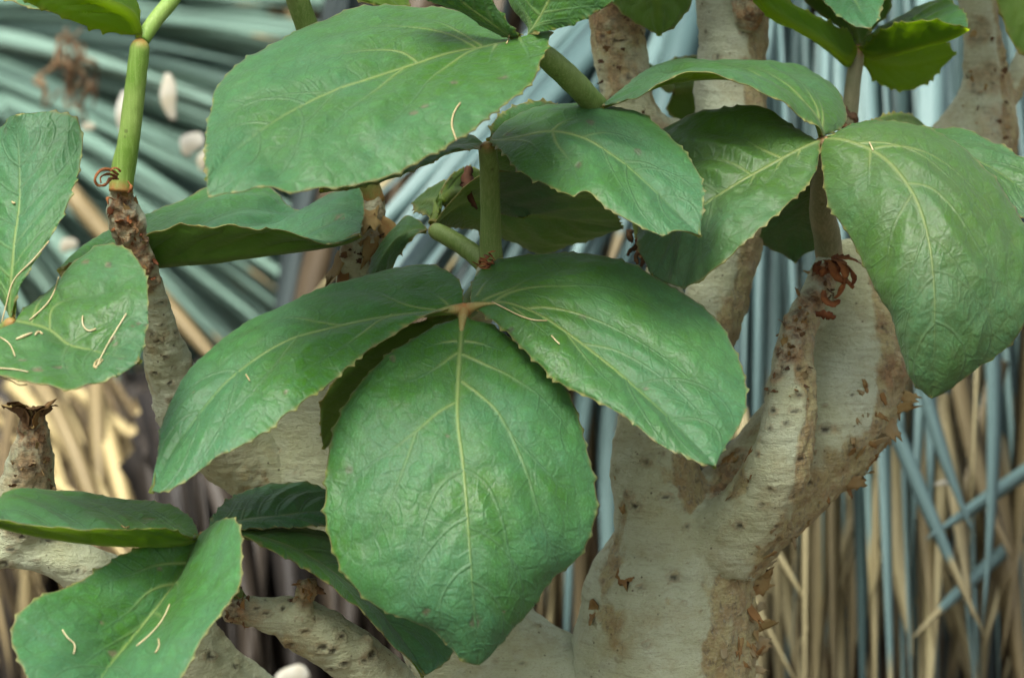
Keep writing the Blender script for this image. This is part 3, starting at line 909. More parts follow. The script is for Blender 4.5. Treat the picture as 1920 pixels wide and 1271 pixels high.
# ---- leaf G: the right-hand whorl
sG = stalk([(1556, 490, 130, 25), (1550, 440, 129, 26), (1540, 390, 127.6, 23), (1542, 330, 125.6, 20), (1545, 285, 123.6, 18), (1543, 264, 122.4, 15)], M_STALK_G, label="brownish green leaf stalk with a rusty base")
leaflet(sG, "G1", (1538, 264, 122.2), (1222, 520, 121),
        L=[(1525, 262, 122.8), (1490, 246, 124), (1470, 232, 124.4), (1432, 213, 125), (1370, 207, 125.4), (1310, 219, 125.6), (1250, 248, 125.6), (1215, 310, 125), (1202, 390, 124), (1200, 470, 122)],
        M=[(1500, 280, 122), (1465, 298, 121.8), (1400, 335, 121.6), (1330, 377, 121.6), (1275, 420, 121.6), (1242, 475, 121.4)],
        R=[(1537, 292, 121.8), (1528, 338, 121), (1482, 396, 119.8), (1432, 440, 119), (1390, 475, 118.8), (1350, 507, 118.8), (1312, 532, 119.2), (1282, 541, 119.8), (1245, 532, 120.6)],
        crease=0.75, bulge=0.04, quilt=0.0034, dust=0.35, vein_gain=1.1,
        veins=[[(1465, 297), (1430, 285), (1390, 265), (1350, 255)], [(1410, 330), (1380, 312), (1330, 305), (1270, 320)], [(1350, 365), (1320, 350), (1270, 352), (1230, 365)],
               [(1470, 296), (1455, 320), (1440, 350)], [(1415, 330), (1405, 350), (1395, 365)], [(1340, 372), (1330, 420), (1320, 470)], [(1500, 280), (1495, 300), (1490, 315)], [(1300, 400), (1260, 405), (1220, 430)]])
leaflet(sG, "G2", (1543, 256, 122.4), (1128, 199, 121),
        L=[(1575, 240, 124), (1582, 205, 125.6), (1562, 165, 127), (1512, 136, 128), (1430, 120, 128.4), (1340, 121, 128), (1250, 128, 126.6), (1190, 150, 124.6), (1145, 185, 122)],
        M=[(1532, 225, 122.8), (1500, 190, 123.4), (1440, 160, 123.6), (1350, 143, 123.4), (1250, 153, 122.6), (1180, 180, 121.8)],
        R=[(1536, 244, 122), (1500, 228, 121.6), (1455, 196, 121), (1400, 172, 120.6), (1330, 152, 120.2), (1290, 154, 120), (1240, 168, 120), (1190, 187, 120.4)],
        crease=0.6, bulge=0.05, quilt=0.0024, dust=0.3,
        veins=[[(1535, 225), (1518, 190), (1500, 165), (1470, 145)], [(1540, 240), (1535, 205), (1520, 175)], [(1440, 160), (1400, 140), (1350, 130)], [(1510, 200), (1480, 170), (1420, 140), (1360, 125)]])
leaflet(sG, "G3", (1546, 262, 122.2), (1747, 747, 118),
        L=[(1540, 280, 122), (1546, 320, 121.4), (1560, 385, 120.6), (1600, 440, 119.8), (1640, 520, 119), (1678, 590, 118.6), (1690, 650, 118.4), (1705, 705, 118.2)],
        M=[(1580, 264, 121.6), (1632, 282, 120.8), (1685, 325, 119.4), (1722, 385, 118.2), (1742, 455, 117.2), (1752, 550, 116.6), (1752, 650, 116.8)],
        R=[(1570, 253, 122.4), (1620, 236, 123), (1690, 231, 123), (1762, 250, 122.4), (1832, 308, 121.4), (1882, 368, 120.4), (1922, 432, 119.4), (1938, 505, 118.6), (1922, 590, 118), (1890, 640, 117.8), (1832, 690, 117.6), (1782, 730, 117.8)],
        crease=0.45, bulge=0.05, quilt=0.0018, dust=0.55,
        veins=[[(1600, 270), (1660, 275), (1720, 295), (1780, 345), (1850, 430)], [(1632, 283), (1632, 320), (1632, 355)], [(1700, 345), (1745, 360), (1770, 385), (1830, 470), (1870, 540)],
               [(1640, 280), (1690, 282), (1760, 310), (1830, 370), (1890, 450)], [(1710, 365), (1680, 430), (1670, 500)], [(1740, 445), (1790, 500), (1830, 590)], [(1735, 430), (1710, 520), (1700, 600)]])
leaflet(sG, "G4", (1552, 256, 122.6), (1985, 420, 121),
        L=[(1640, 228, 126), (1745, 236, 127), (1830, 254, 126.6), (1905, 285, 125), (1965, 340, 123)],
        M=[(1650, 250, 124), (1750, 272, 124.4), (1850, 310, 123.8), (1930, 365, 122.4)],
        R=[(1640, 270, 123), (1730, 300, 122.6), (1830, 350, 122), (1910, 405, 121.2)], crease=0.7, quilt=0.003, dust=0.3, res=0.8)
leaflet(sG, "G5", (1560, 258, 124), (1735, 242, 136),
        L=[(1610, 240, 128), (1655, 218, 132), (1690, 210, 134), (1718, 222, 135.6)], M=[(1620, 252, 128), (1680, 236, 133)], R=[(1620, 268, 128), (1690, 262, 133)], flip=True, thin=0.45, res=0.5)
leaflet(sG, "G6", (1542, 280, 123.6), (1490, 494, 133),
        L=[(1510, 330, 126), (1450, 395, 130), (1424, 440, 132), (1440, 468, 133), (1468, 480, 133.4)], M=[(1525, 350, 126.6), (1500, 420, 130.6), (1490, 465, 132.6)],
        R=[(1550, 350, 127), (1560, 420, 130.6), (1540, 460, 132.4), (1512, 478, 133)], flip=True, thin=0.45, res=0.6)

# ---- leaf H: seen from below, upper right
sH = stalk([(1640, 480, 137, 18), (1600, 330, 137, 17), (1592, 240, 136.6, 16), (1598, 170, 136, 15), (1606, 110, 135.6, 14), (1609, 84, 135.4, 13)], M_STALK_G, label="slim grey green leaf stalk with a brown scale")
leaflet(sH, "H1", (1603, 90, 135.4), (1395, -60, 131),
        L=[(1600, 66, 135.4), (1570, 46, 134.6), (1530, 25, 133.6), (1480, 2, 132.6), (1440, -25, 131.8)], M=[(1588, 112, 134.8), (1550, 85, 134), (1490, 50, 133), (1430, 5, 132)],
        R=[(1592, 128, 135.4), (1560, 105, 135.6), (1500, 62, 135), (1440, 36, 134), (1405, -10, 132.6)], flip=True, thin=1.5, res=0.7, crease=0.9)
leaflet(sH, "H2", (1610, 92, 136), (1632, 54, 131),
        L=[(1585, 60, 137), (1520, 15, 138), (1490, -20, 137.6), (1530, -10, 134), (1560, 22, 132.4), (1595, 46, 131.4)],
        M=[(1600, 50, 137), (1595, 0, 136.6), (1605, 8, 133.6), (1622, 35, 131.8)],
        R=[(1635, 60, 137), (1670, 20, 137.6), (1680, -20, 137), (1662, -10, 133.6), (1656, 10, 132.4), (1645, 38, 131.4)], res=0.7, quilt=0.004, crease=0.7)
leaflet(sH, "H3", (1614, 92, 135.4), (1815, 52, 131),
        L=[(1625, 78, 134.4), (1645, 58, 133), (1680, 44, 132), (1720, 40, 131.2), (1770, 42, 130.8)],
        M=[(1630, 106, 134.8), (1680, 98, 134), (1740, 82, 132.6), (1790, 66, 131.6)],
        R=[(1625, 70, 136.4), (1660, 40, 137.4), (1710, 14, 137.6), (1765, 0, 136.6), (1805, 15, 134)], flip=False, thin=1.5, res=0.7, crease=0.95)
leaflet(sH, "H4", (1612, 98, 136), (1790, 100, 141),
        L=[(1650, 95, 137.4), (1720, 80, 139.4), (1770, 76, 140.6)], M=[(1650, 118, 137.4), (1700, 122, 139), (1750, 112, 140.2)],
        R=[(1622, 130, 136.6), (1645, 162, 137.6), (1690, 173, 138.6), (1735, 155, 139.6), (1775, 122, 140.8)], flip=True, thin=1.5, res=0.6)

# ---- leaf I: bright stalk, top left
sI = stalk([(226, 360, 119.4, 22), (229, 332, 119.4, 23), (240, 270, 119, 21), (252, 180, 118.6, 20), (260, 110, 118.2, 19), (264, 72, 118, 18)], M_STALK_B, label="bright green upright leaf stalk")
leaflet(sI, "I1", (258, 66, 118), (-60, -60, 112),
        L=[(235, 66, 117.6), (170, 50, 116.4), (110, 26, 115), (60, 4, 113.6), (0, -25, 112.4)], M=[(245, 30, 117.4), (190, 0, 116.4), (110, -35, 115), (20, -60, 113)],
        R=[(262, 30, 118.2), (248, -20, 119), (190, -70, 119), (80, -110, 117)], flip=True, thin=1.5, res=0.8, quilt=0.003, crease=0.8)
leaflet(sI, "I3", (262, 60, 118.2), (-40, -10, 120),
        L=[(200, 0, 120), (100, -60, 122), (0, -60, 122)], M=[(200, 10, 119), (100, -12, 119.6), (20, -14, 120)], R=[(210, 40, 118.6), (150, 36, 118.6), (105, 28, 118.4), (55, 14, 118.6), (15, -2, 119.4)], res=0.5, crease=0.9)
sI2 = stalk([(266, 76, 118.2, 15), (290, 40, 118.6, 15), (322, 0, 119, 15), (350, -50, 119.4, 14)], M_STALK_B, base_end=False, label="side branch of the bright green stalk")
leaflet(sI2, "I2", (350, -50, 119.4), (560, -150, 117), L=[(420, -130, 121), (500, -160, 120)], M=[(430, -90, 119), (500, -120, 118)], R=[(430, -45, 117), (520, -80, 116.4)], res=0.4)

# ---- leaf J: left margin
sJ = stalk([(-70, 760, 121, 20), (-30, 680, 118, 18), (10, 620, 115.6, 16), (24, 602, 114.8, 12)])
leaflet(sJ, "J1", (20, 598, 115), (30, 215, 119),
        L=[(0, 560, 116), (-60, 480, 118), (-90, 380, 120), (-70, 290, 121), (-20, 248, 120.6), (0, 240, 120)], M=[(22, 540, 115.4), (27, 460, 116.4), (36, 380, 117.6), (36, 300, 118.6), (32, 250, 119)],
        R=[(38, 545, 115), (88, 470, 115.6), (130, 390, 116.8), (154, 312, 118), (160, 258, 118.8), (145, 226, 119.2), (118, 217, 119.2), (90, 212, 119.2), (60, 214, 119.2)], crease=0.8, res=0.9)
leaflet(sJ, "J2", (28, 604, 114.8), (262, 676, 110.6),
        L=[(45, 578, 115.4), (85, 542, 116.4), (132, 500, 117), (190, 475, 117), (232, 471, 116.4), (265, 488, 115.4), (281, 530, 114.2), (276, 600, 112.6), (272, 645, 111.4)],
        M=[(60, 610, 114.4), (95, 622, 113.8), (130, 648, 113), (175, 658, 112.4), (225, 668, 111.4)],
        R=[(10, 620, 114.2), (-40, 660, 112.6), (-30, 705, 111), (20, 722, 110.2), (75, 732, 109.8), (130, 736, 109.6), (190, 718, 109.8), (235, 698, 110.2)],
        scars=[(205, 497, 8), (160, 490, 6), (260, 610, 12), (212, 640, 8), (225, 672, 7), (110, 690, 10), (70, 692, 9), (40, 675, 7)], crease=0.5, bulge=0.05, quilt=0.003, dust=0.22,
        veins=[[(95, 620), (100, 590), (130, 570), (200, 560)], [(60, 607), (75, 570), (110, 520)], [(130, 648), (180, 625), (240, 600)], [(130, 650), (120, 690), (135, 720)], [(170, 655), (190, 690), (180, 715)]])

# ---- leaf K: folded leaf behind, left
sK = stalk([(318, 690, 125, 18), (240, 600, 124, 15), (150, 530, 123.4, 14), (112, 503, 123.2, 12)])
leaflet(sK, "K1", (110, 504, 123.2), (676, 440, 121),
        L=[(150, 470, 124.4), (200, 438, 126), (290, 398, 128), (380, 360, 129.4), (440, 345, 129.8), (500, 355, 129.4), (545, 395, 128.6), (580, 398, 128), (630, 370, 127.6), (672, 358, 126), (686, 395, 123.6)],
        M=[(180, 502, 122.8), (300, 496, 122.4), (400, 487, 122), (500, 474, 121.8), (600, 462, 121.6), (650, 452)],
        R=[(170, 485, 121.8), (230, 458, 120.8), (300, 438, 120.2), (400, 428, 119.8), (480, 433, 119.8), (550, 445, 120.2), (620, 459, 120.8)],
        scars=[(640, 405, 13), (660, 440, 10), (610, 420, 7)], crease=0.95, bulge=0.03, quilt=0.0026, thin=0.35, res=0.9)

# ---- leaf L: bottom left whorl
sL = stalk([(470, 1160, 120, 20), (430, 1100, 118.4, 17), (395, 1030, 116, 15), (378, 1002, 114.8, 12)])
leaflet(sL, "L1", (372, 1002, 114.8), (-70, 958, 113),
        L=[(368, 985, 115.6), (342, 962, 117), (290, 947, 118), (200, 936, 118.4), (100, 928, 118.2), (10, 928, 117), (-5, 945, 116.4), (-40, 946, 114.6)],
        M=[(350, 1012, 114), (280, 1018, 113.2), (180, 1015, 112.6), (90, 1004, 112.4), (0, 984, 112.6)],
        R=[(362, 1006, 114), (320, 992, 112.4), (250, 996, 111.2), (180, 1000, 110.6), (100, 995, 110.6), (40, 985, 111), (-30, 970, 112)],
        thin=1.0, scars=[(280, 972, 13), (330, 985, 11), (310, 978, 8)], crease=0.95, bulge=0.03, tooth=0.0016, tooth_gap=0.007, dust=0.08)
leaflet(sL, "L2", (374, 1004, 114.6), (130, 1345, 105),
        L=[(350, 1014, 114.4), (290, 1022, 114), (200, 1058, 112.6), (120, 1100, 111), (60, 1130, 109.6), (32, 1160, 108.8), (22, 1200, 108), (40, 1245, 107.2), (62, 1290, 106.4), (90, 1330, 105.6)],
        M=[(360, 1035, 114.6), (345, 1070, 114.4), (310, 1120, 113.2), (265, 1175, 111.8), (215, 1235, 110), (180, 1285, 108)],
        R=[(392, 988, 113.8), (420, 972, 112.8), (445, 973, 112), (462, 1000, 111), (464, 1045, 110), (455, 1090, 109), (430, 1130, 108.2), (402, 1170, 107.4), (372, 1220, 106.6), (345, 1271, 105.8), (290, 1320, 105)],
        scars=[(155, 1085, 9), (300, 1065, 6), (215, 1225, 10), (190, 1165, 6)], crease=0.95, bulge=0.04, quilt=0.0014,
        veins=[[(350, 1055), (300, 1060), (250, 1075), (180, 1100)], [(325, 1095), (280, 1110), (240, 1150), (180, 1190)], [(330, 1090), (340, 1110), (335, 1130)], [(265, 1175), (200, 1215), (150, 1250)], [(290, 1150), (310, 1190), (300, 1230)]])
leaflet(sL, "L3", (385, 1000, 115.4), (690, 965, 121),
        L=[(405, 965, 117), (440, 930, 119.4), (490, 912, 121), (550, 911, 122), (610, 922, 122.6), (660, 940, 122.4)],
        M=[(440, 980, 116.4), (520, 968, 118.4), (610, 960, 120.2)], R=[(450, 994, 115.6), (520, 990, 117), (600, 992, 118.6), (660, 985, 120)], scars=[(560, 972, 9)], crease=0.7, quilt=0.0032, res=0.7)
leaflet(sL, "L4", (388, 1002, 115), (795, 1267, 117.6),
        L=[(470, 986, 118), (560, 990, 119.6), (660, 1020, 121), (760, 1080, 121.6), (830, 1150, 121), (855, 1210, 119.6), (835, 1242, 118.4)],
        M=[(450, 1000, 116), (540, 1025, 117), (640, 1085, 118), (720, 1155, 118.4), (770, 1220, 118)],
        R=[(450, 1004, 115.4), (500, 1030, 115.6), (560, 1060, 116), (612, 1092, 116.2), (660, 1132, 116.4), (702, 1172, 116.6), (742, 1212, 116.8), (778, 1243, 117.2)], crease=0.7, res=0.8)

# ---- stalks and leaves that reach in from above
sM = stalk([(700, 380, 127.4, 23), (650, 240, 126, 24), (600, 110, 124, 23), (572, 40, 123, 22), (545, -40, 122, 21), (530, -90, 121.6, 18)])
leaflet(sM, "M1", (530, -90, 121.6), (760, 30, 124), L=[(600, -90, 124), (700, -50, 125.6), (765, -10, 125)], M=[(610, -60, 122.6), (700, -15, 123.6)], R=[(600, -50, 121.6), (680, 6, 122.6), (720, 14, 123.2)], flip=True, res=0.5)
sN = stalk([(1130, -40, 134.6, 20), (1190, -90, 131, 17), (1230, -120, 129, 13)])
leaflet(sN, "N1", (1230, -120, 129), (1236, 66, 131), L=[(1180, -90, 131), (1140, -40, 132.6), (1150, 0, 132.4), (1190, 40, 131.6)], M=[(1228, -60, 129.4), (1232, 0, 130)], R=[(1280, -90, 131), (1310, -40, 132), (1300, 0, 132), (1268, 46, 131.4)], flip=True, thin=0.45, res=0.6)
sQ = stalk([(1190, 120, 140, 14), (1240, 150, 141, 13), (1262, 172, 141.4, 10)])
leaflet(sQ, "Q1", (1262, 172, 141.4), (1420, 180, 144), L=[(1254, 118, 142), (1290, 108, 143), (1340, 100, 144), (1390, 130, 144.6)], M=[(1300, 168, 142), (1360, 172, 143)], R=[(1248, 205, 141.6), (1285, 235, 142), (1340, 250, 143), (1395, 230, 144)], flip=True, thin=0.45, res=0.5)
sO = stalk([(1860, -60, 147, 17), (1900, -90, 143, 15), (1940, -100, 140, 12)])
leaflet(sO, "O1", (1940, -100, 140), (1930, 115, 138), L=[(1890, -60, 139.4), (1868, -10, 138.6), (1880, 40, 138), (1900, 85, 137.8)], M=[(1945, -40, 138.6), (1948, 30, 138)], R=[(2010, -60, 140), (2030, 10, 139.6), (1990, 80, 138.8)], flip=True, res=0.5)

# ---- unseen crown leaves added above the frame to shade the upper branches
def upper_leaf(x, y, d, n0, spread):
    st = stalk([(n0[0], n0[1], n0[2], 18), ((x + n0[0]) / 2, (y + n0[1]) / 2 - 20, (d + n0[2]) / 2, 17), (x, y, d, 13)])
    for k, (dx, dy, dd) in enumerate(spread):
        tx, ty, td = x + dx, y + dy, d + dd
        px_, py_ = -dy * 0.32, dx * 0.32
        leaflet(st, "U%d%d%d" % (x, y, k), (x, y, d), (tx, ty, td), L=[(x + dx * 0.3 + px_, y + dy * 0.3 + py_ - 20, d + dd * 0.3 + 7), (x + dx * 0.7 + px_, y + dy * 0.7 + py_ - 10, d + dd * 0.7 + 7)],
                M=[(x + dx * 0.5, y + dy * 0.5 - 30, d + dd * 0.5)], R=[(x + dx * 0.3 - px_, y + dy * 0.3 - py_ + 10, d + dd * 0.3 - 7), (x + dx * 0.7 - px_, y + dy * 0.7 - py_ + 10, d + dd * 0.7 - 7)], res=0.35)
upper_leaf(1210, -330, 132, (1150, -60, 135), [(-330, 60, -4), (-160, 40, -14), (230, 70, -8), (60, 40, 14)])
upper_leaf(1480, -400, 140, (1380, -160, 138), [(-330, 70, -6), (300, 80, -8), (-60, 60, -18), (60, 40, 14)])
upper_leaf(1880, -330, 143, (1832, -70, 146), [(-330, 60, -8), (260, 60, 0), (-60, 50, -16)])

# ------------------------------------------------------------------ wood
def wood(name, chains, voxel, parent, pits=(), ochre=None, knobs=(), rough=0.0011, label=None, rand_pits=0, seed=1):
    """branches of one piece: tubes fused by a voxel remesh, then roughened; pits and knobs are given in photo px"""
    V, F, off = [], [], 0
    for ch in chains:
        v, f, _ = tube_geo(ch, ring=20)
        V.append(v); F += [[i + off for i in q] for q in f]
        off += len(v)
    me = bpy.data.meshes.new("tmp")
    me.from_pydata(np.concatenate(V).tolist(), [], F)
    tmp = link(bpy.data.objects.new("tmp", me))
    md = tmp.modifiers.new("r", 'REMESH'); md.mode = 'VOXEL'; md.voxel_size = voxel
    sm = tmp.modifiers.new("s", 'SMOOTH'); sm.factor = 0.5; sm.iterations = 6
    dg = bpy.context.evaluated_depsgraph_get()
    ev = bpy.data.meshes.new_from_object(tmp.evaluated_get(dg))
    n = len(ev.vertices)
    v = np.zeros(n * 3); ev.vertices.foreach_get("co", v); v = v.reshape(-1, 3)
    nn = np.zeros(n * 3); ev.vertices.foreach_get("normal", nn); nn = nn.reshape(-1, 3)
    faces = [list(p.vertices) for p in ev.polygons]
    bpy.data.objects.remove(tmp); bpy.data.meshes.remove(me); bpy.data.meshes.remove(ev)
    bvh = BVHTree.FromPolygons([Vector(q) for q in v], faces)
    def hit(x, y):
        d = P(x, y, 100) - CAM
        h = bvh.ray_cast(Vector(CAM), Vector(d).normalized())
        return None if h[0] is None else np.array(h[0])
    pit = np.zeros(n); knob = np.zeros(n)
    disp = rough * 1.3 * fbm(v, 45, 3, seed) + rough * 0.35 * fbm(v * np.array([1, 1, 3.0]), 170, 3, seed + 9)
    rr = np.random.default_rng(seed)
    spots = []
    for (x, y, r) in pits:
        h = hit(x, y)
        if h is not None: spots.append((h, PX(r, 128) * 0.72))
    for _ in range(rand_pits):
        spots.append((v[rr.integers(n)], rr.uniform(0.0012, 0.0034)))
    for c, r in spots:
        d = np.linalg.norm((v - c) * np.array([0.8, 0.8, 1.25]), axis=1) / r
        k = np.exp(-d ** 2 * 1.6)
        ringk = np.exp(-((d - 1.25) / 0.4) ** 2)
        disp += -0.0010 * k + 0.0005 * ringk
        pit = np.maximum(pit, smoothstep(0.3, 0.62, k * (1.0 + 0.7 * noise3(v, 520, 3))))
        knob = np.maximum(knob, 0.5 * ringk)
    for (x, y, r, a) in knobs:                      # rough leaf-scarred stretches
        h = hit(x, y)
        if h is None: continue
        d = np.linalg.norm(v - h, axis=1) / PX(r, 128)
        knob = np.maximum(knob, a * smoothstep(1.15, 0.6, d))
    disp += knob * (0.0016 * fbm(v, 260, 3, seed + 5) + 0.0012 * np.abs(noise3(v, 420, seed + 8)))
    oc = np.zeros(n)
    if ochre is not None:
        oc = np.clip(ochre(v, nn), 0, 1)
        oc = smoothstep(0.2, 0.72, oc + 0.46 * fbm(v, 60, 4, seed + 21) * (oc > 0.02))
        disp += -0.0005 * oc + oc * 0.0010 * fbm(v * np.array([1, 1, 0.5]), 240, 3, seed + 31)
    base = 0.12 * smoothstep(0.1, 0.5, fbm(v, 34, 3, seed + 2))
    v = v + nn * disp[:, None]
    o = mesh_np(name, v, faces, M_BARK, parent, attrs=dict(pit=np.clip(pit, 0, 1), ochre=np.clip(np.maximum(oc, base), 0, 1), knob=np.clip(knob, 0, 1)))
    if label: o["label"] = label
    o_bvh = BVHTree.FromPolygons([Vector(q) for q in v], faces)
    return o, o_bvh

def zpix(v):
    rel = v - CAM
    dd = rel @ FWD
    return 960 + (rel @ RGT) / (K * dd), 635.5 - (rel @ UPV) / (K * dd)

def trunk_ochre(v, nn):
    x, y = zpix(v)
    right = smoothstep(0.15, 0.75, nn[:, 0]) * 0.8                       # weather side of the stem
    strip = smoothstep(-0.15, 0.5, nn[:, 0]) * 0.25
    fork = 0.8 * np.exp(-(((x - 1365) / 45) ** 2 + ((y - 880) / 75) ** 2))
    left = 0.45 * np.exp(-(((x - 1165) / 35) ** 2 + ((y - 920) / 60) ** 2)) + 0.4 * np.exp(-(((x - 1140) / 40) ** 2 + ((y - 1120) / 90) ** 2))
    return right + strip + fork + left

gx, gy = P(1230, 1271, 131)[:2]
def ground_pt(dx, dy, z, r):
    """world point -> tube_geo px row"""
    w = np.array([gx + dx, gy + dy, z]); rel = w - CAM
    d = rel @ FWD
    return (960 + (rel @ RGT) / (K * d), 635.5 - (rel @ UPV) / (K * d), d * 100, r / (K * d))

main = [ground_pt(-0.02, 0.0, -0.05, 0.115), ground_pt(-0.015, 0.0, 0.12, 0.085), ground_pt(-0.01, 0.0, 0.3, 0.062), ground_pt(-0.005, 0.0, 0.48, 0.05), (1222, 1400, 131, 195), (1240, 1260, 131, 178), (1262, 1120, 131, 165), (1300, 1010, 131, 128)]
left_up = [(1262, 1080, 130.5, 125), (1240, 960, 130, 88), (1230, 860, 130.4, 84), (1238, 780, 131, 82), (1275, 690, 132.5, 70), (1335, 590, 134, 62), (1365, 480, 135, 62), (1372, 330, 136, 68), (1372, 180, 136.6, 68), (1374, 60, 137, 67), (1376, -60, 137.4, 64), (1380, -160, 138, 60)]
limb = [(1290, 1060, 131, 120), (1400, 950, 131.6, 108), (1500, 850, 132.4, 112), (1575, 760, 133, 112), (1608, 680, 133.4, 96), (1608, 600, 133.8, 78), (1602, 520, 134, 55), (1598, 450, 134, 30)]
front = [(1360, 1020, 129.2, 88), (1436, 930, 127.6, 68), (1472, 835, 126.6, 58), (1484, 740, 126.6, 50), (1488, 670, 127, 42), (1505, 600, 127.8, 34), (1530, 550, 128.6, 28), (1550, 505, 129.4, 24), (1556, 480, 130, 23)]
far_r = [(1600, 740, 137, 70), (1690, 560, 141, 66), (1780, 400, 144, 68), (1818, 300, 146, 92), (1842, 232, 146, 72), (1852, 160, 146, 48), (1844, 80, 146, 42), (1836, 10, 146, 40), (1832, -70, 146, 38)]
far_r2 = [(1850, 240, 146, 46), (1892, 180, 147, 26), (1915, 130, 148, 24), (1940, 60, 149, 22)]
lump = [(1408, -20, 135, 30), (1409, 12, 134.6, 34), (1406, 34, 134.7, 27), (1400, 46, 135.2, 16)]

pits_main = [(1212, 866, 9), (1248, 933, 12), (1190, 950, 12), (1286, 988, 7), (1262, 1080, 11), (1200, 1100, 7), (1215, 1207, 8), (1160, 1236, 6), (1280, 1130, 5), (1385, 985, 9), (1430, 945, 8), (1445, 915, 7), (1467, 690, 10), (1500, 690, 11), (1450, 770, 9), (1490, 770, 9), (1475, 795, 8), (1440, 735, 8),
             (1505, 862, 10), (1455, 985, 7), (1548, 805, 12), (1660, 613, 13), (1545, 700, 4), (1460, 1010, 8), (1420, 850, 7), (1395, 60, 8), (1345, 108, 9), (1395, 118, 10), (1320, 60, 6), (1545, 760, 4), (1600, 740, 4), (1240, 850, 5), (1160, 880, 5), (1310, 900, 6), (1500, 740, 7), (1443, 800, 7), (1520, 905, 6), (1490, 930, 7)]
knobs_main = [(1480, 650, 40, 0.95), (1492, 600, 34, 1.0), (1520, 560, 34, 0.9), (1545, 515, 32, 0.9), (1455, 700, 24, 0.7), (1408, 10, 46, 1.0), (1404, 36, 34, 0.9), (1680, 700, 40, 0.7), (1372, 870, 46, 0.9), (1350, 920, 30, 0.8), (1180, 930, 18, 0.6), (1850, 150, 50, 0.5), (1830, 60, 40, 0.5), (1870, 230, 50, 0.4)]
trunk, TR_BVH = wood("trunk", [main, left_up, limb, front, far_r, far_r2, lump], 0.0016, shrub, pits_main, trunk_ochre, knobs_main, rand_pits=14, seed=3)

def left_ochre(v, nn):
    x, y = zpix(v)
    return 0.32 * smoothstep(0.0, 0.9, -nn[:, 2]) + 0.3 * np.exp(-(((x - 690) / 40) ** 2 + ((y - 410) / 60) ** 2)) + 0.3 * np.exp(-(((x - 450) / 30) ** 2 + ((y - 880) / 40) ** 2))
T2 = [(698, 365, 127.4, 24), (688, 420, 127.6, 36), (678, 480, 128, 46), (690, 580, 129, 66), (650, 700, 130, 92), (605, 790, 131, 118), (602, 875, 131.6, 136), (710, 970, 132, 118), (825, 1100, 132, 118), (905, 1240, 132, 135), (1040, 1340, 132, 150), (1180, 1440, 132, 160)]
T8 = [(919, 500, 123.6, 22), (905, 560, 125.5, 28), (860, 650, 128, 40), (790, 760, 130, 52), (720, 880, 131, 60)]
br_left, BL_BVH = wood("branch", [T2, T8], 0.0019, shrub, [(1010, 1170, 6), (930, 1235, 6), (470, 870, 7), (520, 845, 6), (560, 885, 5), (980, 1245, 6), (690, 470, 7)], left_ochre, [(690, 400, 60, 0.7), (650, 470, 20, 0.7)], rand_pits=16, seed=8, label="swollen pale grey branch behind the middle leaflets")
T3 = [(228, 345, 119.6, 22), (226, 375, 120, 25), (236, 410, 120.4, 30), (248, 455, 121, 29), (266, 490, 121.4, 24), (280, 525, 122, 19), (292, 560, 123, 25), (304, 620, 124, 36), (318, 690, 125.4, 46), (345, 770, 127, 56), (420, 840, 129, 64), (540, 890, 130.6, 80)]
br_3, B3_BVH = wood("branch", [T3], 0.0012, shrub, [(303, 568, 10), (296, 640, 7), (310, 670, 6), (330, 650, 5), (290, 700, 7), (320, 720, 6), (305, 610, 5), (325, 690, 5)], left_ochre, [(230, 380, 30, 1.0), (236, 420, 36, 1.0), (248, 455, 36, 1.0), (265, 495, 30, 1.0), (280, 530, 24, 0.9)], rand_pits=18, seed=13, label="slender branch with rusty ringed leaf scars below a green stalk")
T4 = [(-90, 1030, 124, 36), (0, 1034, 124, 34), (70, 1040, 124, 34), (150, 1062, 124.6, 50), (245, 1120, 126, 62), (335, 1200, 127.6, 74), (400, 1290, 129, 84), (560, 1420, 131, 110), (860, 1520, 132, 140), (1150, 1560, 132, 150)]
T4b = [(62, 775, 122, 20), (60, 820, 122.4, 34), (52, 880, 123, 46), (46, 950, 123.6, 52), (30, 1030, 124, 40)]
br_4, B4_BVH = wood("branch", [T4, T4b], 0.0017, shrub, [(145, 1068, 11), (40, 1006, 8), (92, 1012, 7), (20, 1030, 8), (70, 1055, 6), (395, 1230, 12), (440, 1250, 8), (60, 1075, 6), (30, 905, 10), (80, 925, 9), (120, 930, 7)], left_ochre, [(60, 800, 50, 1.0), (55, 860, 55, 0.8), (50, 920, 60, 0.6), (30, 960, 60, 0.5)], rand_pits=14, seed=17, label="pale pitted branch with a dead brown stub on top")
T5 = [(418, 1148, 118.6, 22), (450, 1142, 118.8, 30), (510, 1152, 119, 37), (570, 1172, 119.4, 48), (640, 1210, 120, 52), (690, 1260, 121, 58), (760, 1350, 123, 66), (900, 1470, 128, 80), (1100, 1560, 131, 100)]
T5b = [(562, 1160, 118.6, 26), (572, 1118, 118.2, 18), (574, 1100, 118, 21), (572, 1085, 118, 18)]
T5c = [(676, 1220, 119.6, 20), (690, 1196, 119.2, 14), (686, 1186, 119, 9)]
br_5, B5_BVH = wood("branch", [T5, T5b, T5c], 0.0013, shrub, [(604, 1212, 13), (624, 1217, 8), (570, 1183, 8), (642, 1192, 9), (546, 1205, 10), (500, 1150, 8), (530, 1140, 8), (476, 1176, 8), (480, 1140, 8), (440, 1160, 9), (645, 1243, 9), (684, 1240, 9), (525, 1222, 7), (455, 1180, 8), (560, 1160, 6), (590, 1160, 6), (620, 1250, 7)], left_ochre,
                    [(572, 1095, 26, 1.0), (570, 1120, 26, 0.8), (425, 1150, 40, 1.0), (460, 1150, 36, 0.5), (690, 1190, 16, 0.8)], rand_pits=8, seed=19, label="short pitted grey branch with a dried brown knob")
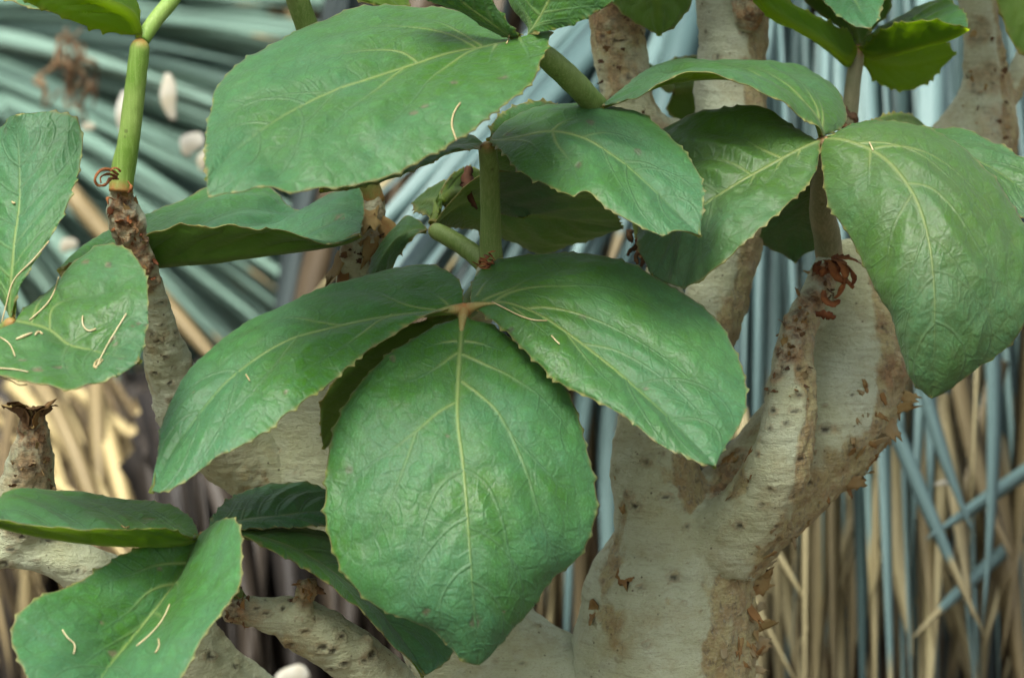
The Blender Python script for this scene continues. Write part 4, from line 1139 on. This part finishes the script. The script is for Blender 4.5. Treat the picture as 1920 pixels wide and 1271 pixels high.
T6 = [(1150, -60, 135, 50), (1152, 10, 135, 52), (1158, 70, 135, 54), (1168, 140, 135, 52), (1185, 210, 135.2, 52), (1212, 260, 135.4, 56), (1235, 340, 135.4, 40), (1225, 430, 133, 26), (1250, 560, 132.6, 40), (1262, 720, 132, 60)]
T6b = [(1205, 240, 135, 36), (1240, 245, 136, 30), (1300, 270, 136, 30)]
br_6, B6_BVH = wood("branch", [T6, T6b], 0.0017, shrub, [(1130, 70, 10), (1165, 75, 10), (1120, 130, 10), (1180, 145, 11), (1125, 170, 8), (1150, 185, 10)], lambda v, nn: 0.42 + 0 * v[:, 0], [(1150, 40, 60, 0.7), (1170, 130, 60, 0.4), (1215, 460, 30, 0.9), (1230, 250, 40, 0.4)], rand_pits=16, seed=23, label="rough brown mottled branch with green patches showing through")

# ---- peeling bark: each flake a curled sheet of its own
def flake(parent, pos, nrm, size, asp, lift, curl, mat, rot, name="bark_flake"):
    nrm = Vector(nrm).normalized()
    up = Vector((0, 0, 1))
    t = up.cross(nrm)
    t = t.normalized() if t.length > 1e-3 else Vector((1, 0, 0))
    b_ = nrm.cross(t)
    q = Matrix.Rotation(rot, 3, nrm)
    t, b_ = q @ t, q @ b_
    nu, nv = 7, 5
    rr = random.Random(int(size * 1e6) + int(rot * 1000))
    V = []
    for side in (0, 1):
        for i in range(nu):
            u = i / (nu - 1)
            for j in range(nv):
                w = j / (nv - 1) - 0.5
                jag = 1 + 0.26 * rr.uniform(-1, 1) * (u > 0.6 or abs(w) > 0.4) if side == 0 else None
                if side == 0:
                    ww = w * asp * size * (0.75 + 0.5 * math.sin(math.pi * min(1, u * 1.1))) * jag
                    uu = u * size * (jag if u > 0.9 else 1)
                    ang = lift + curl * u
                    p = Vector(pos) + t * ww + b_ * (-uu * math.cos(ang * 0.8)) + nrm * (uu * math.sin(ang) * 0.75 - 0.0006)
                    V.append(np.array(p))
                else:
                    V.append(V[i * nv + j] - np.array(nrm) * 0.00035)
    f = []
    n0 = nu * nv
    for i in range(nu - 1):
        for j in range(nv - 1):
            a = i * nv + j
            f.append([a, a + 1, a + nv + 1, a + nv])
            f.append([a + n0, a + nv + n0, a + nv + 1 + n0, a + 1 + n0])
    ring = [j for j in range(nv)] + [i * nv + nv - 1 for i in range(1, nu)] + [(nu - 1) * nv + j for j in range(nv - 2, -1, -1)] + [i * nv for i in range(nu - 2, 0, -1)]
    for a, c in zip(ring, ring[1:] + ring[:1]):
        f.append([a, a + n0, c + n0, c])
    return mesh_np(name, V, f, mat, parent)

def cam_hit(bvh, x, y):
    d = Vector(P(x, y, 100) - CAM).normalized()
    h = bvh.ray_cast(Vector(CAM), d)
    return h

def edge_hit(bvh, x, y, step):
    """walk from (x, y) by step px until the ray meets the wood"""
    for k in range(40):
        h = cam_hit(bvh, x + step * k, y)
        if h[0] is not None:
            return h
    return (None, None, None, None)

rf = random.Random(5)
for y in np.linspace(660, 1268, 40):                      # weathered right-hand side of trunk and limb
    h = edge_hit(TR_BVH, 1790, float(y) + rf.uniform(-6, 6), -6) if y < 1000 else edge_hit(TR_BVH, 1600, float(y), -6)
    if h[0] is None: continue
    nrm = (h[1] + Vector((0.2, -0.35, 0))).normalized()
    flake(trunk, h[0], nrm, rf.uniform(0.004, 0.010), rf.uniform(0.25, 0.6), rf.uniform(0.05, 0.4), rf.uniform(-0.3, 0.6), M_FLAKE if rf.random() < 0.5 else M_FLAKE_P, rf.gauss(0, 0.45) + math.pi * rf.randint(0, 1))
for k in range(55):                                      # further in on the same side
    y = rf.uniform(690, 1268)
    xr = np.interp(y, [690, 850, 1000, 1150, 1268], [1690, 1630, 1520, 1440, 1420])
    x = xr - abs(rf.gauss(0, 42)) - 8
    h = cam_hit(TR_BVH, x, y)
    if h[0] is None: continue
    flake(trunk, h[0], h[1], rf.uniform(0.004, 0.009), rf.uniform(0.2, 0.5), rf.uniform(0.0, 0.15), rf.uniform(0.0, 0.3), M_FLAKE if rf.random() < 0.5 else M_FLAKE_P, rf.gauss(0.4, 0.4) + math.pi * rf.randint(0, 1))
for (x, y, s, rot) in [(1470, 1098, 0.017, 2.2), (1470, 1105, 0.013, 1.7), (1450, 1180, 0.013, 2.0), (1435, 1215, 0.014, 1.6), (1440, 1100, 0.014, 2.4), (1405, 1130, 0.015, 0.3), (1390, 1190, 0.014, -0.4),
                       (1110, 1130, 0.014, 0.6), (1105, 1150, 0.012, 2.6), (1165, 1060, 0.016, 0.5), (1150, 1030, 0.012, 1.9), (1145, 905, 0.010, 2.2), (1160, 935, 0.009, 0.7), (1390, 890, 0.012, 1.5), (1380, 850, 0.012, -0.6), (1365, 920, 0.012, 0.9), (1372, 800, 0.013, 0.2), (1395, 870, 0.01, 2.8),
                       (1690, 740, 0.012, 1.2), (1680, 770, 0.014, 1.9), (1665, 790, 0.013, 0.4), (1630, 840, 0.012, 2.2), (1590, 905, 0.011, 1.6), (1680, 690, 0.012, -0.8)]:
    h = edge_hit(TR_BVH, x, y, -4 if x > 1300 else 4)
    if h[0] is not None:
        flake(trunk, h[0], (h[1] + Vector((0, -0.4, 0.1))).normalized(), s * 0.8, rf.uniform(0.3, 0.75), rf.uniform(0.05, 0.35), rf.uniform(0.1, 0.6), M_FLAKE if rf.random() < 0.8 else M_FLAKE_P, rot)
for (x0, x1, y0, y1, n, par, bv) in [(1440, 1520, 590, 760, 34, trunk, TR_BVH), (1500, 1570, 490, 600, 22, trunk, TR_BVH), (1790, 1900, 20, 260, 26, trunk, TR_BVH), (1100, 1240, 20, 230, 26, br_6, B6_BVH), (640, 730, 370, 510, 26, br_left, BL_BVH),
                                    (205, 290, 365, 530, 46, br_3, B3_BVH), (20, 100, 775, 930, 26, br_4, B4_BVH), (420, 470, 1120, 1180, 16, br_5, B5_BVH), (550, 592, 1085, 1130, 14, br_5, B5_BVH), (1190, 1215, 430, 500, 14, br_6, B6_BVH)]:
    for k in range(n):
        x, y = rf.uniform(x0, x1), rf.uniform(y0, y1)
        h = cam_hit(bv, x, y)
        if h[0] is None: continue
        mat = M_STIP if par is br_3 and rf.random() < 0.5 else (M_DEAD if rf.random() < 0.5 else (M_FLAKE if rf.random() < 0.6 else M_FLAKE_P))
        flake(par, h[0], h[1], rf.uniform(0.0025, 0.0055), rf.uniform(0.25, 0.6), rf.uniform(0.1, 0.7), rf.uniform(0.0, 0.9), mat, rf.uniform(-3.1, 3.1))
for (x, y, s, rot) in [(690, 375, 0.02, 0.1), (712, 410, 0.018, 0.6), (705, 440, 0.016, -0.5), (632, 470, 0.018, 0.1), (640, 500, 0.016, 0.3), (720, 440, 0.012, 1.4)]:
    h = edge_hit(BL_BVH, x, y, -3 if x > 670 else 3)
    if h[0] is not None:
        flake(br_left, h[0], (h[1] + Vector((0, -0.5, 0))).normalized(), s, 0.4, 0.25, 0.5, M_FLAKE, rot)
# dead curled husk on the stub at the left margin
for k in range(9):
    a = k / 9 * 6.28
    h = cam_hit(B4_BVH, 60 + 16 * math.cos(a), 792 + 8 * math.sin(a))
    if h[0] is not None:
        flake(br_4, h[0], Vector((math.cos(a) * 0.8, -0.4, 0.5 + 0.4 * math.sin(a))).normalized(), rf.uniform(0.010, 0.016), 0.6, 0.5, 1.1, M_DEAD if k % 3 else M_FLAKE, math.pi + rf.uniform(-0.5, 0.5), name="dead_bract")

# ---- rusty stipules at the leaf nodes: curled ribbons
def stipule(parent, lines, mat=M_STIP, r=2.4):
    for i, ln in enumerate(lines):
        c = spline(np.array([P(*q) for q in ln]), 18)
        rr = np.random.default_rng(int(ln[0][0]) + i)
        t = np.gradient(c, axis=0); t /= np.linalg.norm(t, axis=1, keepdims=True)
        tw = rr.uniform(-0.9, 0.9) + np.linspace(0, rr.uniform(-1.6, 1.6), 18)
        face = -FWD[None] * np.cos(tw)[:, None] + UPV[None] * np.sin(tw)[:, None]
        a_ = np.cross(t, face); a_ /= np.maximum(np.linalg.norm(a_, axis=1, keepdims=True), 1e-9)
        nr = np.cross(a_, t)
        u = np.linspace(0, 1, 18)
        hw = PX(r, ln[0][2]) * (0.35 + 0.95 * np.sin(np.pi * (0.12 + 0.83 * u))) * (1 + 0.3 * rr.uniform(-1, 1, 18))
        V = np.stack([c + a_ * hw[:, None] + nr * (0.35 * hw)[:, None], c - nr * 0.0002, c - a_ * hw[:, None] + nr * (0.35 * hw)[:, None], c + nr * 0.0003], 1).reshape(-1, 3)
        f = [[k * 4 + j, k * 4 + (j + 1) % 4, k * 4 + 4 + (j + 1) % 4, k * 4 + 4 + j] for k in range(17) for j in range(4)]
        f += [[0, 3, 2, 1], [68, 69, 70, 71]]
        mesh_np("dry_stipule", V, f, mat, parent)
stipule(br_3, [[(222, 328, 117.2), (205, 318, 116.8), (186, 322, 116.4), (178, 338, 116.4), (186, 350, 116.6), (198, 344, 116.6)],
               [(220, 332, 117.2), (200, 326, 116.6), (188, 334, 116.2), (190, 344, 116.2)], [(222, 336, 117.4), (206, 336, 116.8), (196, 348, 116.6), (184, 346, 116.6)],
               [(215, 376, 118), (202, 372, 117.6), (203, 384, 117.6)], [(240, 340, 117.4), (246, 352, 117.2), (240, 362, 117.4)], [(226, 322, 117.4), (214, 316, 117), (206, 322, 116.8)]], r=2.6)
sl = []
for k in range(16):
    a = rf.uniform(-3.1, 3.1)
    x0, y0 = 912 + rf.uniform(-14, 12), 488 + rf.uniform(-10, 12)
    sl.append([(x0, y0, 121.6), (x0 + 9 * math.cos(a), y0 + 7 * math.sin(a), 120.8), (x0 + 15 * math.cos(a + 0.8), y0 + 10 * math.sin(a + 0.8), 120.8)])
stipule(sC, sl, r=2.2)
stipule(sG, [[(1548, 492, 127.2), (1556, 500, 126.6), (1550, 512, 126.8)], [(1562, 492, 127), (1572, 506, 126.2), (1566, 518, 126.4)], [(1536, 498, 127), (1544, 506, 126.6), (1540, 518, 126.8)], [(1545, 488, 127.6), (1570, 490, 126.6), (1592, 500, 126), (1602, 520, 126), (1596, 535, 126.2)], [(1555, 490, 127.4), (1580, 498, 126), (1585, 525, 125.8), (1574, 552, 126.2), (1566, 560, 126.6)],
             [(1560, 486, 127.4), (1590, 485, 126.4), (1618, 496, 126.4)], [(1550, 490, 127), (1560, 500, 126.2), (1570, 520, 126.2), (1588, 528, 126.4), (1600, 540, 126.6)], [(1540, 490, 127), (1530, 500, 126.8), (1540, 512, 126.8), (1552, 505, 126.8)],
             [(1545, 545, 126.6), (1548, 565, 126.2), (1562, 572, 126.2), (1574, 562, 126.4)], [(1530, 588, 126.8), (1550, 590, 126.4), (1566, 596, 126.6)]], r=6.0)
stipule(sB, [[(1200, 440, 127), (1192, 460, 126.6), (1180, 470, 126.4), (1176, 480, 126.4)], [(1204, 445, 127), (1200, 470, 126.6), (1192, 480, 126.4), (1196, 495, 126.4)], [(1206, 450, 127), (1210, 475, 126.8), (1202, 500, 126.8)], [(1186, 432, 127), (1180, 440, 126.6), (1186, 455, 126.6)]], M_DEAD, 5.0)
stipule(sF, [[(880, 312, 126.4), (876, 340, 126.2), (884, 370, 126), (896, 392, 126)]], simple_material("dead_red_brown", (0.10, 0.04, 0.018), (0.06, 0.025, 0.012), 200, 0.8), 9.0)
stipule(sH, [[(1584, 200, 134.6), (1590, 215, 134.4), (1604, 222, 134.4), (1602, 240, 134.6)], [(1582, 232, 134.8), (1590, 240, 134.6), (1598, 232, 134.6)]], M_DEAD, 5.0)

# ------------------------------------------------------------------ the blue yuccas behind
def blade_geo(p0, p1, p2, w, dry0, tone, roll, n=13, vee=0.16, kink=0.0):
    t = np.linspace(0, 1, n)[:, None]
    c = (1 - t) ** 2 * p0 + 2 * t * (1 - t) * p1 + t ** 2 * p2
    tan = np.gradient(c, axis=0); tan /= np.linalg.norm(tan, axis=1, keepdims=True)
    face = -FWD * math.cos(roll) + RGT * math.sin(roll)
    a = np.cross(tan, face); a /= np.maximum(np.linalg.norm(a, axis=1, keepdims=True), 1e-9)
    nrm = np.cross(a, tan)
    tt = t[:, 0]
    hw = 0.5 * w * np.clip(1.15 - 0.25 * tt, 0, 1.2) * np.clip((1 - tt) / 0.38, 0.03, 1) ** 0.8
    V = np.stack([c + a * hw[:, None] + nrm * (vee * hw)[:, None], c - nrm * (0.06 * hw + 0.0004)[:, None], c - a * hw[:, None] + nrm * (vee * hw)[:, None], c + nrm * (0.02 * hw + 0.0006)[:, None]], 1).reshape(-1, 3)
    f = []
    for i in range(n - 1):
        for j in range(4):
            k = (j + 1) % 4
            f.append([i * 4 + j, i * 4 + k, i * 4 + 4 + k, i * 4 + 4 + j])
    f.append([0, 3, 2, 1]); f.append([(n - 1) * 4 + j for j in range(4)])
    T = np.repeat(tt, 4)
    dry = smoothstep(dry0 - 0.04, dry0 + 0.06, T) if dry0 < 1 else np.zeros(len(T))
    if dry0 <= 0: dry = np.ones(len(T))
    arc = np.repeat(np.concatenate([[0], np.cumsum(np.linalg.norm(np.diff(c, axis=0), axis=1))]), 4)
    uv = np.stack([arc, np.tile([1, 0.0, -1, 0.0], n) * np.repeat(hw, 4) + tone * 3.7], 1)
    return V, f, dict(tt=T, dry=dry, tone=np.full(len(T), tone)), uv

BG = 1.12
class Yucca:
    def __init__(self, root, mat):
        self.root, self.mat, self.n = root, mat, 0
    def blade(self, a, b, c, w, dry0=2.0, tone=0.5, roll=0.0, name="blade", **kw):
        V, f, at, uv = blade_geo(P(a[0], a[1], a[2] * BG), P(b[0], b[1], b[2] * BG), P(c[0], c[1], c[2] * BG), w * BG, dry0, tone, roll, **kw)
        mesh_np(name, V, f, self.mat, self.root, attrs=at, uv=uv)
        self.n += 1
    def mass(self, specs, name):
        Vs, Fs, off, uvs = [], [], 0, []
        at_all = dict(tt=[], dry=[], tone=[])
        for (a, b, c, w, dry0, tone, roll) in specs:
            V, f, at, uv = blade_geo(P(a[0], a[1], a[2] * BG), P(b[0], b[1], b[2] * BG), P(c[0], c[1], c[2] * BG), w * BG, dry0, tone, roll, n=8)
            Vs.append(V); Fs += [[i + off for i in q] for q in f]; off += len(V); uvs.append(uv)
            for k in at: at_all[k].append(at[k])
        o = mesh_np(name, np.concatenate(Vs), Fs, self.mat, self.root, attrs={k: np.concatenate(v) for k, v in at_all.items()}, uv=np.concatenate(uvs))
        o["kind"] = "stuff"

def yucca_trunk(root, top, r0, r1):
    b0 = np.array([top[0] + 0.05, top[1] + 0.05, -0.05])
    pts = [[*b0, r0 * 1.2], [*(b0 * 0.6 + top * 0.4), r0], [*top, r1]]
    v, f, tt = tube_geo(pts, n=40, ring=24, px=False, rough=0.12, seed=4)
    mesh_np("yucca_trunk", v, f, M_DEAD, root)

ry = random.Random(21)
H1 = P(1500, -420, 200 * BG)
y1 = empty("blue_yucca", (H1[0], H1[1], 0.0))
tag(y1, "blue grey yucca whose long straps hang down beside the peeling trunk", "yucca")
yucca_trunk(y1, H1, 0.13, 0.10)
Y1 = Yucca(y1, M_BLADE)
# hanging straps on the right
for k in range(118):
    ex = ry.uniform(1300, 2120)
    depth = ry.uniform(158, 186)
    ey = ry.uniform(840, 1560)
    rx = 1500 + (ex - 1500) * 0.8 + ry.gauss(0, 45)
    lean = ry.gauss(0, 26) + (0.07 * (ex - 1560))
    dry0 = ry.choice([2, 2, 2, 0.9, 0.82, 0.74, 0.95])
    Y1.blade((rx, -330, 190), (ex - lean * 0.9, 60 + ry.uniform(-80, 60), depth + 1), (ex + lean, ey, depth), ry.choice([0.007, 0.009, 0.011, 0.014, 0.018]), dry0, ry.random(), ry.gauss(0, 0.5))
# a few crossing straps
for (a, b, c, w) in [((1560, 500, 158), (1700, 880, 157), (1850, 1200, 156), 0.009), ((2040, 800, 168), (1860, 930, 160), (1735, 1010, 156), 0.009), ((2000, 930, 170), (1810, 1090, 161), (1712, 1195, 157), 0.008), ((1830, 300, 160), (1890, 700, 159), (1840, 1190, 158), 0.010), ((1700, 560, 157), (1735, 800, 157), (1830, 1010, 157), 0.008)]:
    Y1.blade(a, b, c, w, ry.choice([2, 0.75]), 0.5, ry.gauss(0, 0.3))
# dry straw straps among them
for k in range(74):
    ex = ry.uniform(1380, 2060)
    depth = ry.uniform(160, 188)
    ey = ry.uniform(1050, 1560)
    lean = ry.gauss(10, 40)
    Y1.blade((ex - lean * 2 + ry.gauss(0, 20), ry.uniform(450, 900), depth + 2), (ex - lean, 900, depth), (ex + lean, ey, depth - 2), ry.uniform(0.008, 0.019), 0.0, ry.uniform(0, 1.2), ry.gauss(0, 0.7), name="dead_blade")
# straps that fan to the lower left behind the leaves
for k in range(75):
    u = ry.random()
    ex = 560 + 800 * u + ry.gauss(0, 30)
    ey = 470 + ry.uniform(-60, 300) + 330 * max(0, u - 0.45)
    depth = ry.uniform(160, 188)
    Y1.blade((1430 + ry.gauss(0, 40), -330, 196), (0.45 * ex + 0.55 * 1400, -40 + 0.22 * ey + ry.gauss(0, 30), depth + 2), (ex, ey, depth), ry.uniform(0.014, 0.024), ry.choice([2, 2, 0.92, 0.85]), ry.random(), ry.gauss(0, 0.5))
for k in range(45):
    ex = ry.uniform(980, 1420); depth = ry.uniform(172, 190)
    Y1.blade((ex + ry.gauss(60, 40), ry.uniform(0, 500), depth), (ex + ry.gauss(10, 20), 620, depth), (ex + ry.gauss(-10, 30), ry.uniform(1050, 1450), depth), ry.uniform(0.010, 0.016), ry.choice([2, 0.0, 0.8]), ry.random(), ry.gauss(0, 0.5))
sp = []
for k in range(900):                                     # straps deep inside, coloured dark to stand for shade
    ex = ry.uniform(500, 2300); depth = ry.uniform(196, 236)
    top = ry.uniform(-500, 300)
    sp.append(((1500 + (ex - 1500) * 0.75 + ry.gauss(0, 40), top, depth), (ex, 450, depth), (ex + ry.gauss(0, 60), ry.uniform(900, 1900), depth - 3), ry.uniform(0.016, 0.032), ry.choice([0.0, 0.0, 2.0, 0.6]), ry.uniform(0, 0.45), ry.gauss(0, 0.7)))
Y1.mat = M_DEEP_SHADE
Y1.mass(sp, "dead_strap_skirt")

BG = 1.34
H2 = P(-420, -20, 252 * BG)
y2 = empty("green_yucca", (H2[0], H2[1], 0.0))
tag(y2, "dull green yucca with straps spreading sideways above a straw coloured skirt of dead straps", "yucca")
yucca_trunk(y2, H2, 0.13, 0.10)
Y2 = Yucca(y2, M_BLADE2)
for k in range(280):
    ang = math.radians(ry.uniform(-16, 62))
    ln = ry.uniform(760, 1250)
    depth = ry.uniform(205, 246)
    x0, y0 = -380 + ry.gauss(0, 20), 10 + ry.gauss(0, 30)
    ex, ey = x0 + ln * math.cos(ang), y0 + ln * math.sin(ang) + 60
    Y2.blade((x0, y0, 248), ((x0 + ex) / 2 + 30, (y0 + ey) / 2 - 50, (depth + 250) / 2), (ex, ey, depth), ry.uniform(0.011, 0.019), ry.choice([2, 2, 2, 2, 2, 0.93]), ry.uniform(0.2, 0.9), ry.gauss(0, 0.5))
for (a, b, c, w) in [((120, 350, 196), (300, 560, 194), (480, 760, 190), 0.013)]:
    Y2.blade(a, b, c, w, 0.0, 0.3, 0.2, name="dead_blade")
for k in range(120):                                     # straw skirt, sunlit flecks put into its tone
    ex = ry.uniform(-120, 350); depth = ry.uniform(170, 206)
    ln = ry.gauss(60, 60)
    y0 = ry.uniform(660, 900)
    Y2.blade((ex - 1.2 * ln - 20, y0, depth + 8), (ex - ln * 0.4, y0 + 120, depth + 2), (ex + ry.gauss(15, 35), y0 + ry.uniform(150, 480), depth), ry.uniform(0.005, 0.012), 0.0, ry.choice([0.0, 0.1, 0.3, 0.6, 1.2]), ry.gauss(0, 0.7), name="dead_blade")
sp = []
for k in range(230):                                     # strap mass under the green crown, gap shade put into its colour
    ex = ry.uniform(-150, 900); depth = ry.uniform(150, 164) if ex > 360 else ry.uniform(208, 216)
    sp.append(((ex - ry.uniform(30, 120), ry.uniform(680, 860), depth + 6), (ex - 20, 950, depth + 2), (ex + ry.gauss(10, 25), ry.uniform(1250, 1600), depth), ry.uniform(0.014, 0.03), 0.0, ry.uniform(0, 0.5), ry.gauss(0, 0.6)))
Y2.mat = M_GAP_SHADE
Y2.mass(sp, "gap_shade_straps")
Y2.mat = M_BLADE2
sp = []
for k in range(700):
    ex = ry.uniform(-500, 800); depth = ry.uniform(246, 280)
    sp.append(((ex - ry.uniform(0, 300), ry.uniform(-400, 300), depth + 6), (ex, 500, depth + 2), (ex + ry.gauss(20, 60), ry.uniform(800, 1900), depth), ry.uniform(0.016, 0.026), ry.choice([0.0, 2.0, 2.0]), ry.uniform(0, 0.35), ry.gauss(0, 0.7)))
Y2.mass(sp, "dead_strap_skirt")

# ------------------------------------------------------------------ small things lying about
BG = 1.18
def petal(loc_px, ln, w, ang, label, bend=0.3, tip_brown=0.0):
    loc_px = (loc_px[0], loc_px[1], loc_px[2] * BG); ln *= BG; w *= BG
    c = P(*loc_px)
    n, m_ = 12, 7
    V = []
    ax = RGT * math.cos(ang) + UPV * math.sin(ang)
    ay = -RGT * math.sin(ang) + UPV * math.cos(ang)
    for side in (0, 1):
        for i in range(n):
            u = i / (n - 1)
            hw = w * 0.5 * math.sin(math.pi * (0.10 + 0.86 * u ** 1.35)) ** 0.8
            for j in range(m_):
                s = j / (m_ - 1) * 2 - 1
                V.append(c + ax * ((u - 0.5) * ln) + ay * hw * s - FWD * (bend * hw * (0.35 * (1 - s * s) + 0.3 * s) + 0.06 * ln * math.sin(math.pi * u)) + ay * (0.10 * w * math.sin(5 * u)) + FWD * 0.0008 * side)
    f = []
    n0 = n * m_
    for i in range(n - 1):
        for j in range(m_ - 1):
            a = i * m_ + j
            f.append([a, a + m_, a + m_ + 1, a + 1]); f.append([a + n0, a + 1 + n0, a + m_ + 1 + n0, a + m_ + n0])
    ring = list(range(m_)) + [i * m_ + m_ - 1 for i in range(1, n)] + [(n - 1) * m_ + j for j in range(m_ - 2, -1, -1)] + [i * m_ for i in range(n - 2, 0, -1)]
    for a, e in zip(ring, ring[1:] + ring[:1]):
        f.append([a, e, e + n0, a + n0])
    o = mesh_np("fallen_petal", V, f, M_PETAL, None, origin=tuple(c))
    tag(o, label, "petal", "white petals caught in the yucca straps")
petal((318, 182, 172), 0.030, 0.0105, math.radians(100), "slender upright white petal just right of the bright green stalk")
petal((232, 212, 174), 0.028, 0.009, math.radians(92), "white petal half hidden behind the bright green stalk")
petal((360, 270, 174), 0.017, 0.014, math.radians(60), "broad white petal caught beside the largest leaflet")
petal((383, 300, 172), 0.014, 0.008, math.radians(80), "tiny white petal touching the edge of the largest leaflet")
petal((166, 238, 178), 0.009, 0.006, math.radians(20), "small dull white petal between the green stalk and the upright leaflet")
petal((128, 460, 176), 0.012, 0.009, math.radians(40), "pale greenish petal above the folded leaf")
petal((548, 1276, 150), 0.020, 0.017, math.radians(70), "bright white petal beneath the pitted grey branch", bend=0.6)
petal((1212, 74, 182), 0.014, 0.009, math.radians(80), "bright white piece showing between two brown branches")  # small white spot, drawn with the petal shape
petal((1770, 905, 150), 0.010, 0.0028, math.radians(12), "narrow cream petal stuck on a blue strap")

def needle(keys, pts, label, r=1.6, name="dry_needle", mat=None):
    """a dry needle lying on a leaf: the line is dropped on the leaf's surface"""
    q = spline(np.array([[x, y, 0.0] for x, y in pts]), 22)[:, :2]
    P3 = []
    last = None
    for x, y in q:
        d = Vector(P(x, y, 100) - CAM).normalized()
        best = None
        for k in keys:
            h = LEAVES[k].ray_cast(Vector(CAM), d)
            if h[0] is not None and (best is None or h[3] < best):
                best = h[3]
        if best is None:
            g = LEAVES[keys[0]].find_nearest(Vector(CAM) + d * 1.13)
            best = last if last is not None else (g[0] - Vector(CAM)).dot(d)
        if best is None: continue
        last = best
        P3.append(np.array(CAM) + np.array(d) * (best - 0.0011))
    P3 = np.array(P3)
    for _ in range(3):
        P3[1:-1] = (P3[:-2] + 2 * P3[1:-1] + P3[2:]) / 4
    t = np.linspace(0, 1, len(P3))
    rad = 0.56 * PX(r, 112) * (0.55 + 0.6 * np.sin(np.pi * np.clip(t * 0.9 + 0.05, 0, 1)))
    v, f, _ = tube_geo(np.concatenate([P3, rad[:, None]], 1), n=26, ring=6, px=False, rough=0.15, seed=int(pts[0][0]))
    o = mesh_np(name, v, f, mat or M_NEEDLE, None, origin=tuple(P3[0]))
    tag(o, label, "needle", "dry needles lying on the leaves")

needle(["B1"], [(863, 193), (851, 212), (847, 235), (853, 255), (856, 264)], "curved pale needle hanging near the lower edge of the largest leaflet", 1.7)
needle(["A3"], [(923, 566), (945, 577), (975, 592), (1000, 600), (1026, 601)], "long pale needle curving along the base of the right middle leaflet", 1.8)
needle(["A3"], [(1034, 629), (1042, 638), (1049, 645)], "short straight needle on the right middle leaflet", 1.5)
needle(["A1"], [(461, 702), (465, 708), (468, 714)], "tiny white chip on the left middle leaflet", 2.6, name="leaf_chip")
needle(["L2"], [(318, 1132), (305, 1160), (285, 1185), (256, 1210)], "long straight needle on the pale half of the bottom left folded leaflet", 1.7)
needle(["L2"], [(297, 1197), (298, 1210), (291, 1223)], "short bent needle beside the longer one on the bottom left folded leaflet", 1.6)
needle(["L2"], [(117, 1180), (127, 1195), (140, 1207), (138, 1225)], "crooked needle on the darker half of the bottom left folded leaflet", 1.5)
needle(["J2"], [(237, 588), (222, 612), (205, 640), (190, 668), (180, 690)], "straight stem with a frayed end across the round left leaflet", 1.6)
needle(["J2"], [(190, 672), (181, 676), (176, 690), (184, 684), (193, 674)], "crumpled straw fleck at the end of a stem on the round left leaflet", 3.0, name="straw_fleck")
needle(["J2"], [(155, 592), (156, 610), (165, 620), (180, 616)], "hooked needle in the middle of the round left leaflet", 1.4)
needle(["J2"], [(-5, 690), (25, 692), (53, 697)], "thick short needle on the brownish half of the round left leaflet", 2.4)
needle(["J2"], [(-5, 708), (20, 713), (36, 722), (52, 720)], "needle curling at the front rim of the round left leaflet", 2.2)
needle(["J2"], [(0, 632), (18, 645), (28, 668)], "forked needle by the hub of the round left leaflet", 1.8)
needle(["J2"], [(30, 636), (45, 630), (60, 624)], "thick straw piece beside the hub of the round left leaflet", 4.0, name="straw_fleck")
needle(["J2"], [(66, 628), (72, 622), (80, 626)], "small pale husk beside the hub of the round left leaflet", 4.0, name="straw_fleck")
needle(["J1", "J2"], [(92, 452), (60, 490), (25, 525), (12, 570), (3, 605)], "long bent needle crossing the upright left leaflet", 1.6)
needle(["J2"], [(110, 520), (95, 560), (55, 600)], "needle running along the upper side of the round left leaflet", 1.6)
needle(["J1"], [(22, 378), (26, 381), (29, 380)], "small tan speck of debris on the upright left leaflet", 3.4, name="straw_fleck")
needle(["G3"], [(1630, 267), (1634, 275), (1637, 282)], "tiny needle near the base of the big right leaflet", 1.2)
needle(["B2", "B1"], [(950, 82), (953, 75), (955, 66)], "tiny pale needle at the base of the largest leaflet", 1.4)
needle(["L1"], [(228, 985), (235, 989), (242, 986)], "reddish brown crumb on the long folded leaflet", 2.6, name="straw_fleck", mat=M_FLAKE)

# blurred rusty tangle of dead flower stalk hanging in the yucca
tw = empty("dead_flower_spray", tuple(P(125, 230, 226)))
tag(tw, "rusty brown dead flower spray hanging left of the bright green stalk", "dead flower")
rt = random.Random(3)
M_TWIG = simple_material("dry_twig", (0.20, 0.13, 0.065), (0.13, 0.075, 0.035), 90, 0.8)
for k in range(13):
    x0, y0 = 125 + rt.gauss(0, 16), 50 + rt.uniform(0, 50)
    pts = [(x0, y0, 226, 2.2)]
    for j in range(5):
        x0 += rt.gauss(2, 15); y0 += rt.uniform(14, 38)
        pts.append((x0, y0, 226 + rt.uniform(-4, 4), rt.uniform(1.6, 3.8)))
    v, f, _ = tube_geo(pts, n=30, ring=6, rough=0.4, seed=k)
    mesh_np("dead_twig", v, f, M_TWIG, tw)
